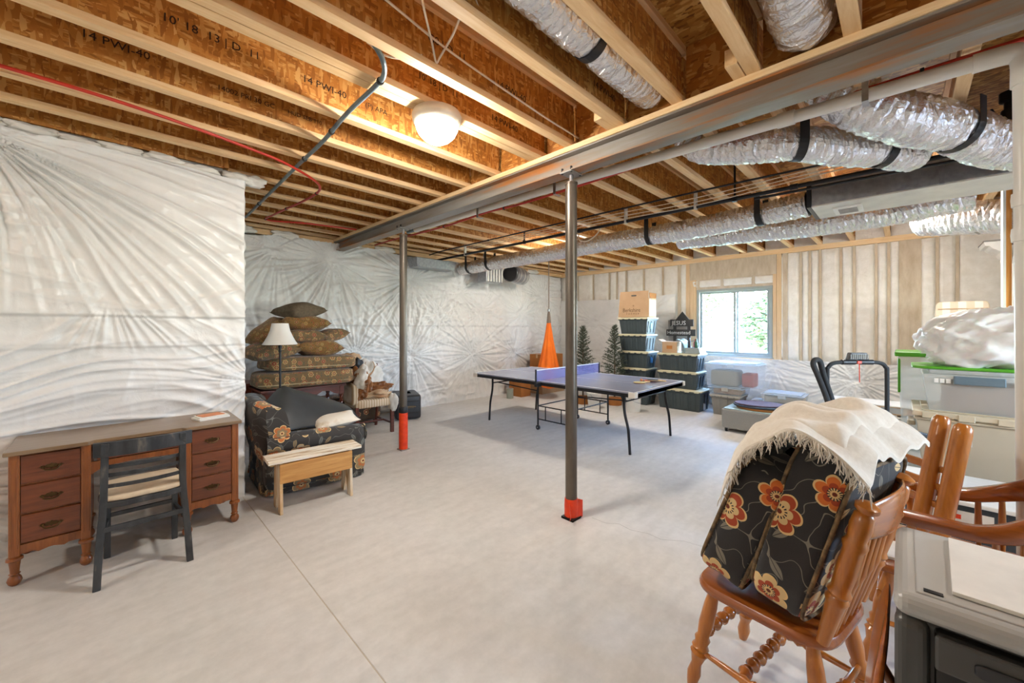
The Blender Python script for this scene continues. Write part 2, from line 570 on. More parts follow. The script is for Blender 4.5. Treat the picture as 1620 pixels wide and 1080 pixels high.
def concrete():
    m, nt, b = nodes('concrete')
    v = coords(nt, (1, 1, 1), rand=False)
    n1 = N(nt, 'TexNoise', Scale=0.9, Detail=6.0, Roughness=0.62)
    n2 = N(nt, 'TexNoise', Scale=14.0, Detail=8.0, Roughness=0.7)
    v3 = coords(nt, (1.2, 5.0, 1), (0, 0, 0.5), rand=False)
    n3 = N(nt, 'TexNoise', Scale=2.4, Detail=5.0)
    for n, q in ((n1, v), (n2, v), (n3, v3)):
        nt.links.new(q, n.inputs['Vector'])
    r1 = ramp(nt, n1.outputs[0], [(0.3, srgb(206, 203, 199)), (0.7, srgb(220, 217, 213))])
    r2 = ramp(nt, n2.outputs[0], [(0.3, (0.88, 0.88, 0.88, 1)), (0.65, (1, 1, 1, 1))])
    r3 = ramp(nt, n3.outputs[0], [(0.35, (0.93, 0.93, 0.925, 1)), (0.6, (1, 1, 1, 1))])
    a = N(nt, 'MixRGB', blend_type='MULTIPLY', Fac=1.0)
    nt.links.new(r1.outputs[0], a.inputs[1])
    nt.links.new(r2.outputs[0], a.inputs[2])
    c = N(nt, 'MixRGB', blend_type='MULTIPLY', Fac=1.0)
    nt.links.new(a.outputs[0], c.inputs[1])
    nt.links.new(r3.outputs[0], c.inputs[2])
    nt.links.new(c.outputs[0], b.inputs['Base Color'])
    rr = ramp(nt, n1.outputs[0], [(0.3, (0.62, 0.62, 0.62, 1)), (0.7, (0.8, 0.8, 0.8, 1))])
    nt.links.new(rr.outputs[0], b.inputs['Roughness'])
    bumpn(nt, b, n2.outputs[0], 0.12, 0.003)
    return m
mt['concrete'] = concrete()
mt['concrete_wall'] = mat('concrete_wall', srgb(176, 172, 166), srgb(150, 146, 140), sc=5, rough=0.85, bump=0.2)
def poly():
    m, nt, b = nodes('poly_sheet')
    v = coords(nt, (1, 1, 1), rand=False)
    n = N(nt, 'TexNoise', Scale=3.0, Detail=6.0, Roughness=0.6)
    nt.links.new(v, n.inputs['Vector'])
    r = ramp(nt, n.outputs[0], [(0.3, srgb(232, 231, 228)), (0.7, srgb(222, 221, 218))])
    nt.links.new(r.outputs[0], b.inputs['Base Color'])
    b.inputs['Roughness'].default_value = 0.33
    b.inputs['Specular IOR Level'].default_value = 0.55
    n2 = N(nt, 'TexNoise', Scale=16.0, Detail=5.0, Distortion=1.5)
    nt.links.new(v, n2.inputs['Vector'])
    bumpn(nt, b, n2.outputs[0], 0.18, 0.012)
    return m
mt['poly'] = poly()
def foil():
    m, nt, b = nodes('foil')
    b.inputs['Metallic'].default_value = 0.8
    b.inputs['Roughness'].default_value = 0.26
    v = coords(nt, (1, 1, 1))
    n = N(nt, 'TexNoise', Scale=30.0, Detail=5.0, Distortion=1.0)
    nt.links.new(v, n.inputs['Vector'])
    r = ramp(nt, n.outputs[0], [(0.3, srgb(240, 240, 240)), (0.7, srgb(222, 222, 224))])
    nt.links.new(r.outputs[0], b.inputs['Base Color'])
    bumpn(nt, b, n.outputs[0], 0.55, 0.02)
    return m
mt['foil'] = foil()
def lampglass():
    m, nt, b = nodes('lamp_glass')
    b.inputs['Base Color'].default_value = (0.95, 0.93, 0.9, 1)
    b.inputs['Emission Color'].default_value = LAMP_COLOR + (1,)
    b.inputs['Emission Strength'].default_value = LAMP_POWER
    return m
mt['lamp_glass'] = lampglass()
# ================================================================ the setting
XW, YW = 8.25, 6.35          # window wall, far plastic-covered wall
XR, YR = -4.5, -3.5          # walls behind the camera
XJ, YJ = 0.815, 4.15         # outer corner of the wall that juts in beside the desk
ZJ = 2.85                    # underside of the joists

mt['joint'] = mat('joint', srgb(196, 182, 160), rough=.8)
floor = struct(MB().span((XR - .2, YR - .2, -.12), (XW + .3, YW + .3, -.03)).build('floor', mt['concrete']), 'pale grey concrete basement floor with a saw-cut joint')
for a, b in ((XR - .2, .7985), (.8015, XW + .3)):
    MB().span((a, YR - .2, -.03), (b, YW + .3, 0)).build('slab', mt['concrete'], floor, bevel=.0025, seg=1)
MB().span((.7985, YR, -.03), (.8015, YJ, -.0015)).build('joint_filler', mt['joint'], floor)
ck = MB()
pts = [(2.62, 1.72), (2.62, 1.60), (2.68, 1.52), (2.66, 1.42), (2.70, 1.30), (2.69, 1.20), (2.78, 1.08), (2.80, .96)]
for (a, b), (c, d) in zip(pts[:-1], pts[1:]):
    ck.bar((a, b, .0003), (c, d, .0003), .0022, .0006)
ck.build('hairline_crack', mt['concrete_wall'], floor)

# ---- ceiling: subfloor, I-joists, blocking
ceil = struct(MB().span((XR - .2, YR - .2, 3.208), (XW + .3, YW + .3, 3.235)).build('ceiling', mt['osb_pale']), 'wood strand subfloor carried on open I-joists')
JY = [-3.14, -2.73, -2.32, -1.91, -1.50, -1.09, -.68, -.27, .14, .545, .955, 1.345, 1.775, 2.065, 2.135, 2.60, 3.03, 3.44, 3.83, 4.25, 4.68, 5.10, 5.53, 5.95, 6.27]
def make_joist(x0, x1, y, wm, fm):
    L = x1 - x0
    web = bpy.data.objects.new('joist', wm)
    C.objects.link(web)
    web.parent = ceil
    web.location = (x0, y + .032, 0)
    for nm, z in (('bottom_flange', ZJ + .019), ('top_flange', 3.189)):
        f = bpy.data.objects.new(nm, fm)
        C.objects.link(f)
        f.parent = web
        f.location = (0, 0, z)
    return web
_cache = {}
def joist_meshes(L):
    k = round(L, 3)
    if k not in _cache:
        a = MB().span((0, -.005, ZJ + .036), (L, .005, 3.172)).build('w', mt['osb'])
        b = MB().span((0, -.032, -.019), (L, .032, .019)).build('f', mt['flange'], bevel=.0)
        _cache[k] = (a.data, b.data)
        bpy.data.objects.remove(a)
        bpy.data.objects.remove(b)
    return _cache[k]
near = {}
for y in JY:
    x0 = XR if y < 4.2 else XJ - .1
    near[y] = make_joist(x0, 2.49, y, *joist_meshes(2.49 - x0))
    if y not in (2.135,):
        make_joist(2.515, XW + .06, y, *joist_meshes(XW + .06 - 2.515))
bl = {}
for a, b in zip(JY[:-1], JY[1:]):
    L = b - a - .064
    if L < .1:
        continue
    k = round(L, 3)
    for xx in (2.502, 8.29):
        if (k, xx > 5) not in bl:
            o = MB().span((-.008, 0, ZJ + .001), (.008, L, 3.207)).build('blocking_panel', mt['osb'] if xx < 5 else mt['foam'], ceil)
            bl[(k, xx > 5)] = o.data
        else:
            o = bpy.data.objects.new('blocking_panel', bl[(k, xx > 5)])
            C.objects.link(o)
            o.parent = ceil
        o.location = (xx, a + .064, 0)
for a, b in (((XW + .10, YR - .2, ZJ), (XW + .22, YW + .3, 3.207)), ((XR - .2, YR - .2, ZJ), (XR - .01, YW + .3, 3.207)), ((XR, YR - .2, ZJ), (XW + .1, YR - .1, 3.207)), ((XR, YW + .16, ZJ), (XW + .1, YW + .3, 3.207)), ((XR, YJ + .02, ZJ), (XJ - .12, YJ + .045, 3.207)), ((XJ - .14, YJ, ZJ), (XJ - .105, YW + .2, 3.207))):
    MB().span(a, b).build('rim_board', mt['osb'], ceil)
# short stub blocks nailed beside two joists at the beam
for x, y in ((2.36, 1.41), (2.38, .615)):
    MB().span((x - .1, y, ZJ), (x + .09, y + .06, ZJ + .09)).build('blocking_stub', mt['flange'], ceil, bevel=.002)
# stamped lettering on the joist webs
def stamp(y, x, z, body, size):
    w_ = near[y]
    M = Matrix.Translation((x - w_.location.x, -.0062, z)) @ Matrix.Rotation(R(90), 4, 'X')
    text_mesh('lettering', body, size, mt['ink'], w_, M)
stamp(2.60, .82, 2.99, '14 PWI-40', .062)
stamp(2.60, .17, 3.01, "10' 18  13 | D  11", .06)
stamp(2.60, 1.22, 2.99, '(P) APA', .05)
stamp(1.775, 1.68, 2.98, '14 PWI-40', .062)
stamp(1.775, 1.18, 3.01, "G8 | D  11", .06)
stamp(2.065, 1.90, 2.96, '14 PWI-40', .062)
stamp(2.065, 1.30, 2.99, "10' 18 | D  11", .055)
stamp(3.03, -.12, 3.00, '14 PWI-40', .062)
stamp(3.03, .46, 2.97, '14002 PRI 30 GC', .045)
stamp(3.03, .86, 2.97, 'HUD SEB 110', .04)
stamp(1.345, 2.1, 2.98, '14 PWI-40', .06)

# ---- walls
def sheet(name, parent, o, u, n, W, z0, z1, res, staples, seams, seed, base=.02, top=.03, lay=.010, curl=0.0, crease=.008):
    nu, nz = max(3, int(W / res)), max(3, int((z1 - z0) / res))
    U, T = np.meshgrid(np.linspace(0, W, nu), np.linspace(0, 1, nz), indexing='ij')
    ztop = z1 + top * (vnoise(U * 2.1, U * 0 + seed, seed) - .5) * 2
    Z = z0 + (ztop - z0) * T
    wx = vnoise(U * 1.1, Z * 1.1, seed + 1)
    D = base * 2 * (wx - .5) + .014 * (vnoise(U * 2.6, Z * 2.8, seed + 2) - .5)
    q0 = vnoise(U * 1.3 + wx * 1.5, Z * 9 + 5 * wx, seed + 3)
    D += lay * (1 - np.abs(2 * q0 - 1))
    D += .004 * (vnoise(U * 9 + wx * 5, Z * 11, seed + 4) - .5)
    c1 = vnoise(U * 3.7 + 3 * wx, Z * 4.3 + 2 * q0, seed + 11)
    c2 = vnoise(U * 7.5 - 2 * wx, Z * 5.1 + 3 * wx, seed + 12)
    D += crease * ((1 - np.abs(2 * c1 - 1)) ** 3 + .6 * (1 - np.abs(2 * c2 - 1)) ** 3)
    for us, zs, amp, reach, k, *lim in staples:
        k = k * (1.0 if k > 10 else 1.7)
        amp = amp * 1.15
        dx, dz = U - us, Z - zs
        r = np.hypot(dx, dz)
        th = np.arctan2(dz, dx) + .10 * (vnoise(U * 1.7, Z * 1.7, seed + 5) - .5) + curl * r
        q = vnoise(th * k + 31.7 + us * 7, th * 0 + 3.3 + r * .25, seed + 6)
        q2 = vnoise(th * k * 2.6 + 11.7 + zs * 5, th * 0 + 7.1 + r * .5, seed + 7)
        rid = (1 - np.abs(2 * q - 1)) ** 1.8
        rid2 = (1 - np.abs(2 * q2 - 1)) ** 2
        f = np.exp(-(r / reach) ** 1.3) * (r / (r + .12))
        if lim:
            f = f * (.12 + .88 / (1 + np.exp(-(Z - lim[0]) / .02))) * (.12 + .88 / (1 + np.exp((Z - lim[1]) / .02)))
        D += amp * f * (2.2 * rid + .7 * rid2 * np.exp(-r / (reach * .6)))
        D -= .02 * np.exp(-(r / .05) ** 2)
    for zs, t in seams:
        zz = zs + .012 * (vnoise(U * 1.7, U * 0, seed + 8) - .5)
        D += t * (1 / (1 + np.exp(-(Z - zz) / .0025))) * np.exp(-np.maximum(Z - zz, 0) / .25)
    u, n = np.array(u, float), np.array(n, float)
    P = np.array(o, float)[None, None] + U[..., None] * u + D[..., None] * n
    P[..., 2] = Z
    return grid_mesh(name, P, mt['poly'], parent)

# wall beside the desk
wl = struct(MB().span((XR - .2, YJ + .06, 0), (XJ - .14, YW + .3, 3.206)).span((XJ - .14, YJ + .06, 0), (XJ - .05, YW + .2, ZJ - .003)).build('wall_left', mt['concrete_wall']), 'concrete wall under wrinkled white plastic sheeting')
sheet('plastic_sheet', wl, (-.72, YJ, 0), (1, 0, 0), (0, -1, 0), .72 + XJ, .0, 2.765, .0085,
      [(.10, 2.72, .042, 1.5, 15.0, 1.57, 9), (-.9, .55, .036, 1.7, 26.0, -1, 1.34), (1.62, 1.0, .018, .6, 12.0, -1, 1.34), (.7, 1.75, .03, .5, 12.0, 1.34, 1.56)], [(1.56, .026), (1.33, .014)], 3, base=.02, lay=.026, curl=.12)
sheet('plastic_sheet', wl, (XR, YJ, 0), (1, 0, 0), (0, -1, 0), -.70 - XR, .0, 2.765, .03, [(.9, 2.2, .02, .8, 7), (2.6, 1.2, .02, .8, 7)], [(1.56, .02), (1.33, .012)], 4)
sheet('plastic_sheet', wl, (XJ - .05, YJ, 0), (0, 1, 0), (1, 0, 0), YW - YJ + .05, .0, 2.78, .025, [(.9, 2.2, .02, .8, 7), (1.7, .9, .02, .7, 7)], [(1.5, .015)], 5)
tb = MB()
tb.tube(bez([(XJ - .012, YJ + .012, z) for z in np.linspace(0, 2.77, 20)], 3), [.026 + .006 * math.sin(i * 1.7) + .004 * math.sin(i * 4.1) for i in range(58)], 10)
tb.build('corner_fold', mt['poly'], wl, smooth=0)
for i, (x, y, z, s_) in enumerate(((.88, 4.22, 2.80, .16), (.78, 4.2, 2.80, .14))):
    MB().blob((x, y, z), (s_ * 1.5, s_, s_ * .55), .22, i).build('insulation_tuft', mt['foam'], wl, smooth=0)
for x in np.arange(-.6, .7, .22):
    MB().blob((x, YJ + .02, 2.80 + .012 * math.sin(x * 9)), (.26, .10, .07), .25, int(x * 50) + 90).build('insulation_tuft', mt['foam'], wl, smooth=0)

# far wall
wb = struct(MB().span((XJ - .3, YW + .10, 0), (XW + .3, YW + .3, ZJ - .003)).build('wall_back', mt['concrete_wall']), 'far wall under white plastic sheeting gathered at staple points')
st = [(2.39, 2.53, .034, .55, 8.0), (3.78, 2.34, .030, .6, 9.0), (4.84, 2.15, .026, .45, 8), (5.39, 1.76, .024, .4, 8), (6.63, 1.77, .024, .4, 8), (5.2, .93, .034, .55, 9), (2.77, 1.02, .026, .45, 8),
      (3.75, .97, .034, .5, 9), (4.32, 1.68, .02, .35, 8), (7.4, 2.22, .02, .4, 8), (7.9, 1.2, .02, .4, 8), (6.4, .9, .024, .4, 8), (1.62, 2.6, .02, .45, 8), (1.5, 1.0, .02, .4, 8), (7.2, .5, .02, .4, 8)]
sheet('plastic_sheet', wb, (XJ, YW, 0), (1, 0, 0), (0, -1, 0), XW - .07 - XJ, .0, 2.76, .0135, [(a - XJ, b, c * 1.7, d * 1.2, e) for a, b, c, d, e in st], [(1.50, .030), (1.18, .016)], 8, base=.035, lay=.022, crease=.022)
# sill ledge and rim insulation above the far wall
MB().span((XJ, YW + .0, 2.77), (XW, YW + .14, 2.845)).build('sill_plate', mt['flange'], wb)
for i, x in enumerate((1.2, 1.75, 2.7, 3.3, 5.9, 6.5, 7.1)):
    MB().blob((x, YW - .02, 2.80), (.34, .12, .10), .25, 40 + i).build('insulation_tuft', mt['foam'], wb, smooth=0)

# window wall: studs, spray foam, header, plastic below
WY0, WY1, WZ0, WZ1 = 1.66, 2.96, .915, 2.22
ww = MB()
for (a, b, c, d) in ((YR - .2, WY0 - .02, 0, ZJ - .003), (WY1 + .02, YW + .3, 0, ZJ - .003), (WY0 - .02, WY1 + .02, 0, WZ0 - .02), (WY0 - .02, WY1 + .02, WZ1 + .02, ZJ - .003)):
    ww.span((XW + .10, a, c), (XW + .22, b, d))
ww = struct(ww.build('wall_window', mt['osb_pale']), 'framed wall of spray foam between bare stud edges')
MB().span((XW - .01, YR, 2.765), (XW + .1, YW + .1, 2.806)).build('top_plate', mt['lumber'], ww)
MB().span((XW - .005, YR, 2.807), (XW + .1, YW + .1, 2.848)).build('top_plate', mt['lumber'], ww)
studs = [5.85, 5.39, 4.95, 4.75, 4.51, 4.085, 3.657, 3.30, 3.13, 1.56, 1.47, 1.25, 1.125, .989, .722, .56, .303, .162, -.339, -.53, -1.3, -1.75, -2.2, -2.65, -3.1]
wide = [(-.182, .052)]
def foamz(a, b, z0, z1, seed):
    W = b - a
    if W < .03:
        return
    nu, nz = max(8, int(W / .03)), max(12, int((z1 - z0) / .06))
    U, Z = np.meshgrid(np.linspace(a, b, nu), np.linspace(z0, z1, nz), indexing='ij')
    e = np.minimum(np.minimum(U - a, b - U) / .03, np.minimum(Z - z0, z1 - Z) / .03).clip(0, 1)
    D = .028 * np.sqrt(e) + .022 * (vnoise(U * 7, Z * 6, seed) - .5) * e + .008 * (vnoise(U * 24, Z * 20, seed + 9) - .5) * e
    jit = .006 * (vnoise(U * 3, Z * 14, seed + 3) - .5)
    P = np.stack([XW + .035 - D * 1.3, U + jit, Z], -1)
    grid_mesh('foam_panel', P, mt['foam'], ww)
for y in studs:
    if WY0 - .01 < y < WY1 + .01:
        continue
    jack = y in (3.13, 1.56, 3.30, 1.47)
    hw = .036 if jack else .017
    MB().span((XW + (.0 if jack else .012), y - hw, .9), (XW + .1, y + hw, 2.765)).build('stud', mt['lumber_pale'] if y in (3.13, 1.56) else mt['foam_stud'], ww)
for a, b in wide:
    MB().span((XW + .012, a, .9), (XW + .1, b, 2.765)).build('stud', mt['foam_stud'], ww)
bd = sorted(studs + [-.16, .03])
for i, (a, b) in enumerate(zip(bd[:-1], bd[1:])):
    if (a, b) == (-.16, .03) or (a >= 1.5 and b <= 3.2):
        continue
    foamz(a + .016, b - .016, .9, 2.762, i)
foamz(5.87, YW + .05, .9, 2.762, 77)
foamz(YR, -3.12, .9, 2.762, 78)
for a, b in ((2.965, 3.09), (1.60, 1.655)):
    MB().span((XW + .006, a, .9), (XW + .1, b, 2.42)).build('jack_stud', mt['lumber_pale'], ww)
# tan header and the row of foam blocks over the window
MB().span((XW + .004, 1.60, 2.42), (XW + .1, 3.09, 2.765)).build('header', mt['foam_stud'], ww)
for i, (a, b) in enumerate(((1.62, 1.95), (1.97, 2.48), (2.50, 2.92), (2.94, 3.06))):
    foamz(a, b, 2.26, 2.415, 60 + i)
MB().span((XW + .02, 1.60, 2.22), (XW + .1, 3.09, 2.42)).build('cripple_backing', mt['foam_stud'], ww)
MB().span((XW - .02, 1.58, WZ0 - .045), (XW + .1, 3.1, WZ0 - .005)).build('rough_sill', mt['lumber'], ww)
MB().span((XW - .10, YR, 0), (XW + .1, 3.36, .86)).build('foundation_ledge', mt['concrete_wall'], ww)
sheet('plastic_sheet', ww, (XW - .16, -1.9, 0), (0, 1, 0), (-1, 0, 0), 5.25, .0, .915, .014, [(2.42, .65, .032, .7, 10), (4.3, .5, .02, .5, 8), (.6, .5, .02, .5, 8), (3.5, .8, .016, .5, 8)], [], 21, base=.02, top=.012)
sheet('plastic_sheet', ww, (XW - .07, 3.35, 0), (0, 1, 0), (-1, 0, 0), YW - 3.37, .0, 2.14, .02, [(.75, 1.75, .026, .5, 9), (1.9, 1.6, .024, .5, 9), (2.5, 1.0, .02, .4, 8), (1.2, .7, .02, .4, 8)], [(1.5, .01)], 23, base=.02)

# the two walls behind the camera
wr = struct(MB().span((XR - .2, YR - .2, 0), (XR, YJ + .1, ZJ - .003)).build('wall_rear', mt['foam']), 'pale wall behind the viewpoint')
PX0, PX1, PZ0, PZ = 3.0, 4.2, 1.2, 2.0
wq = struct(MB().span((XR, YR - .2, 0), (PX0, YR, ZJ - .003)).span((PX1, YR - .2, 0), (XW + .2, YR, ZJ - .003)).span((PX0, YR - .2, PZ), (PX1, YR, ZJ - .003)).span((PX0, YR - .2, 0), (PX1, YR, PZ0)).build('wall_right', mt['foam']), 'pale side wall behind the viewpoint')

# window
mt['vinyl'] = mat('vinyl', srgb(160, 168, 164), srgb(150, 158, 155), rough=0.4)
win = thing('window_1', 'two-pane sliding basement window in a grey-white vinyl frame', 'window')
del win['category']
win['kind'] = 'structure'
fr = MB()
t = .05
fr.span((XW + .02, WY0, WZ0), (XW + .12, WY1, WZ0 + t)).span((XW + .02, WY0, WZ1 - t), (XW + .12, WY1, WZ1)).span((XW + .02, WY0, WZ0 + t), (XW + .12, WY0 + t, WZ1 - t)).span((XW + .02, WY1 - t, WZ0 + t), (XW + .12, WY1, WZ1 - t))
fr.build('window_frame', mt['vinyl'], win, bevel=.004)
mt['glass'] = clear('window_glass', (0.9, 0.95, 0.95, 1), 0.06, 0.02)
for a, b, x in ((WY0 + t, 2.30, XW + .05), (2.22, WY1 - t, XW + .08)):
    f = MB()
    q = .04
    z0, z1 = WZ0 + t, WZ1 - t
    f.span((x, a, z0), (x + .028, b, z0 + q)).span((x, a, z1 - q), (x + .028, b, z1)).span((x, a, z0 + q), (x + .028, a + q, z1 - q)).span((x, b - q, z0 + q), (x + .028, b, z1 - q))
    sa = f.build('sash', mt['vinyl'], win, bevel=.003)
    MB().span((x + .011, a + q, z0 + q), (x + .016, b - q, z1 - q)).build('pane', mt['glass'], sa)
MB().span((XW - .005, WY0 - .02, WZ0 - .004), (XW + .03, WY1 + .02, WZ0 + .018)).build('window_stool', mt['vinyl'], win, bevel=.003)

pd = thing('window_added', 'added unseen sliding window behind the viewpoint on the right side', 'window')  # window added out of view to bring in more cool daylight
del pd['category']
pd['kind'] = 'structure'
f = MB()
f.span((PX0, YR - .16, PZ0), (PX0 + .05, YR - .04, PZ)).span((PX1 - .05, YR - .16, PZ0), (PX1, YR - .04, PZ)).span((PX0 + .05, YR - .16, PZ - .05), (PX1 - .05, YR - .04, PZ)).span((PX0 + .05, YR - .16, PZ0), (PX1 - .05, YR - .04, PZ0 + .05))
f.build('window_frame', mt['vinyl'], pd, bevel=.004)
for a, b, y in ((PX0 + .05, 3.63, YR - .14), (3.57, PX1 - .05, YR - .10)):
    f = MB()
    q = .04
    z0, z1 = PZ0 + .05, PZ - .05
    f.span((a, y, z0), (b, y + .03, z0 + q)).span((a, y, z1 - q), (b, y + .03, z1)).span((a, y, z0 + q), (a + q, y + .03, z1 - q)).span((b - q, y, z0 + q), (b, y + .03, z1 - q))
    sa = f.build('sash', mt['vinyl'], pd, bevel=.003)
    MB().span((a + q, y + .012, z0 + q), (b - q, y + .017, z1 - q)).build('pane', mt['glass'], sa)
struct(MB().span((XR - 6, -16, -.3), (XW + .45, YR - .21, -.06)).build('patio', mt['concrete_wall']), 'concrete patio outside the added rear window')
# outside: ground and sunlit trees
mt['ground'] = mat('ground', srgb(176, 164, 120), srgb(120, 132, 78), sc=1.5, rough=0.95)
gz = MB().span((XW + .5, -14, .2), (40, 22, .45)).build('ground', mt['ground'])
struct(gz, 'dry grassy ground outside the window')
mt['leaf'] = mat('leaf', srgb(112, 132, 84), srgb(72, 94, 52), sc=2, rough=0.7)
mt['bark'] = mat('bark', srgb(120, 98, 76), srgb(84, 68, 52), sc=6, rough=0.9)
def tree_out(x, y, h, r, seed, label):
    t_ = thing('tree', label, 'tree', (x, y, .45), 0, 'trees outside the window')
    g = random.Random(seed)
    tr = MB().tube([(0, 0, 0), (.05, .02, h * .4), (.02, .08, h * .8)], [.12, .09, .04], 8)
    for k in range(6):
        a = g.uniform(0, 6.28)
        z = h * g.uniform(.3, .7)
        tr.tube([(0, 0, z), (math.cos(a) * r * .6, math.sin(a) * r * .6, z + h * .2)], [.04, .015], 6)
    tr.build('trunk', mt['bark'], t_, smooth=0)
    lf = MB()
    for k in range(2600):
        a, b, q = g.uniform(0, 6.28), g.uniform(-1, 1), g.random() ** .4
        p = Vector((math.cos(a) * math.sqrt(1 - b * b) * r * q, math.sin(a) * math.sqrt(1 - b * b) * r * q, h * .58 + b * h * .42 * q))
        M = Matrix.Translation(p) @ Matrix.Rotation(g.uniform(0, 6.28), 4, 'Z') @ Matrix.Rotation(g.uniform(-1.2, 1.2), 4, 'X')
        s_ = g.uniform(.06, .13)
        lf.add([(-s_, 0, 0), (0, -s_ * .5, .01), (s_, 0, 0), (0, s_ * .5, .01)], [(0, 1, 2, 3)], M)
    o = lf.build('foliage', mt['leaf'], t_)
    o['kind'] = 'stuff'
tree_out(13.5, 6.6, 4.2, 1.7, 1, 'leafy tree outside behind the left window pane')
tree_out(16.0, 3.1, 5.0, 2.0, 2, 'sunlit tree outside across the window mullion')
tree_out(12.6, 2.35, 2.0, 1.0, 3, 'low shrubby tree outside behind the right window pane')
tree_out(24.0, 9.4, 5.5, 2.4, 4, 'tall tree farther off beyond the window')
tree_out(20.0, 13.0, 6.5, 2.6, 5, 'broad tree far left beyond the window')
tree_out(13.8, 10.6, 4.6, 1.8, 6, 'leafy tree outside at the far left edge of the window view')
tree_out(25.0, 2.6, 6.5, 2.8, 7, 'broad hazy tree farthest off through the right pane')
tree_out(18.3, 6.1, 4.6, 1.4, 8, 'round tree between the nearer trees beyond the window')

# ================================================================ steel beam and posts
bm = MB()
bm.span((2.44, YR, 2.67), (2.57, YW + .1, 2.683)).span((2.44, YR, 2.799), (2.57, YW + .1, 2.812)).span((2.497, YR, 2.683), (2.513, YW + .1, 2.799))
beam = thing('steel_beam', 'long rust-streaked steel I-beam crossing the room under the joists', 'beam', (0, 0, 0))
bm.build('beam_steel', mt['steel'], beam, bevel=.002, seg=1)
MB().span((2.43, YR, 2.812), (2.58, YW + .1, ZJ)).build('nailer_plate', mt['lumber'], beam, bevel=.002, seg=1)
def post(x, y, label, wrap):
    t_ = thing('steel_post', label, 'post', (x, y, 0), 0, 'adjustable steel posts under the beam')
    MB().lathe([(.045, .012), (.045, 2.58)], 20).build('pipe', mt['post_steel'], t_, smooth=40)
    MB().lathe([(.05, 2.58), (.05, 2.596), (.018, 2.596)], 20).build('cap', mt['post_steel'], t_, smooth=40)
    MB().lathe([(.016, 2.59), (.016, 2.66)], 12).build('jack_screw', mt['galv'], t_, smooth=40)
    MB().box((0, 0, 2.664), (.15, .11, .011)).build('top_plate', mt['steel'], t_, bevel=.002)
    for sx in (-1, 1):
        for sy in (-1, 1):
            MB().lathe([(.009, 2.655), (.009, 2.700)], 6, Matrix.Translation((sx * .058, sy * .042, 0))).build('bolt', mt['black_iron'], t_)
    MB().box((0, 0, .006), (.11, .11, .012)).build('base_plate', mt['steel'], t_)
    if wrap == 'tall':
        MB().lathe([(.052, .0), (.053, .2), (.052, .445)], 20).build('orange_sleeve', mt['orange_wrap'], t_, smooth=50)
        MB().lathe([(.050, .445), (.054, .45), (.054, .515), (.049, .52)], 20).build('black_tape_band', mt['black_tape'], t_, smooth=50)
    else:
        o = MB()
        o.lathe([(.052, .02), (.053, .10), (.050, .155)], 20)
        o.add([(-.05, -.02, .06), (-.105, -.075, .055), (-.115, -.07, .03), (-.118, -.082, .10), (-.095, -.062, .125), (-.048, -.02, .13)], [(0, 1, 2, 3, 4, 5)])
        o.add([(.01, -.05, .0), (.075, -.055, .005), (.082, -.05, .13), (.05, -.01, .14), (.045, .03, .13), (.05, .03, .0)], [(0, 1, 2, 3), (0, 3, 4, 5)])
        o.build('orange_tape', mt['orange_wrap'], t_, smooth=50)
        b_ = MB()
        b_.span((-.055, -.055, 0), (.055, .055, .016))
        b_.build('footing_edge', mt['black_tape'], t_)
post(2.505, 1.834, 'steel post with torn orange tape at its foot, nearest the viewer', 'torn')
post(2.475, 4.30, 'steel post with a tall smooth orange sleeve, near the striped chair', 'tall')

# ================================================================ ceiling lamps
def lamp(x, y, label):
    t_ = thing('ceiling_lamp', label, 'lamp', (x, y, 0), 0, 'dome lamps on the joists')
    MB().lathe([(.150, ZJ - .001), (.158, ZJ - .02), (.152, ZJ - .06), (.137, ZJ - .075)], 32).build('lamp_base', mt['lamp_metal'], t_, smooth=40)
    MB().lathe([(.136, ZJ - .075), (.130, ZJ - .10), (.112, ZJ - .135), (.085, ZJ - .162), (.05, ZJ - .182), (.012, ZJ - .190)], 32).build('glass_bowl', mt['lamp_glass'], t_, smooth=60)
    MB().lathe([(.011, ZJ - .189), (.013, ZJ - .198), (.006, ZJ - .21)], 12).build('finial', mt['lamp_metal'], t_, smooth=60)
mt['lamp_metal'] = mat('lamp_metal', srgb(224, 214, 196), srgb(206, 194, 174), rough=0.45, metal=0.3)
lamp(1.47, 2.135, 'frosted dome lamp on the double joist, glowing in open view')
lamp(5.46, 3.93, 'dome lamp over the table tennis table, hidden by the long duct')
lamp(-2.9, 2.63, 'added unseen dome lamp behind the viewer on the desk side')  # added out of view, brightens the room from the left
lamp(2.2, -2.0, 'added unseen dome lamp behind the viewer on the right side')  # extra lamp added behind the camera as fill for the foreground
lamp(6.0, .172, 'added dome lamp, unseen above the sagging duct near the window')  # lamp added out of sight to brighten the right end of the room
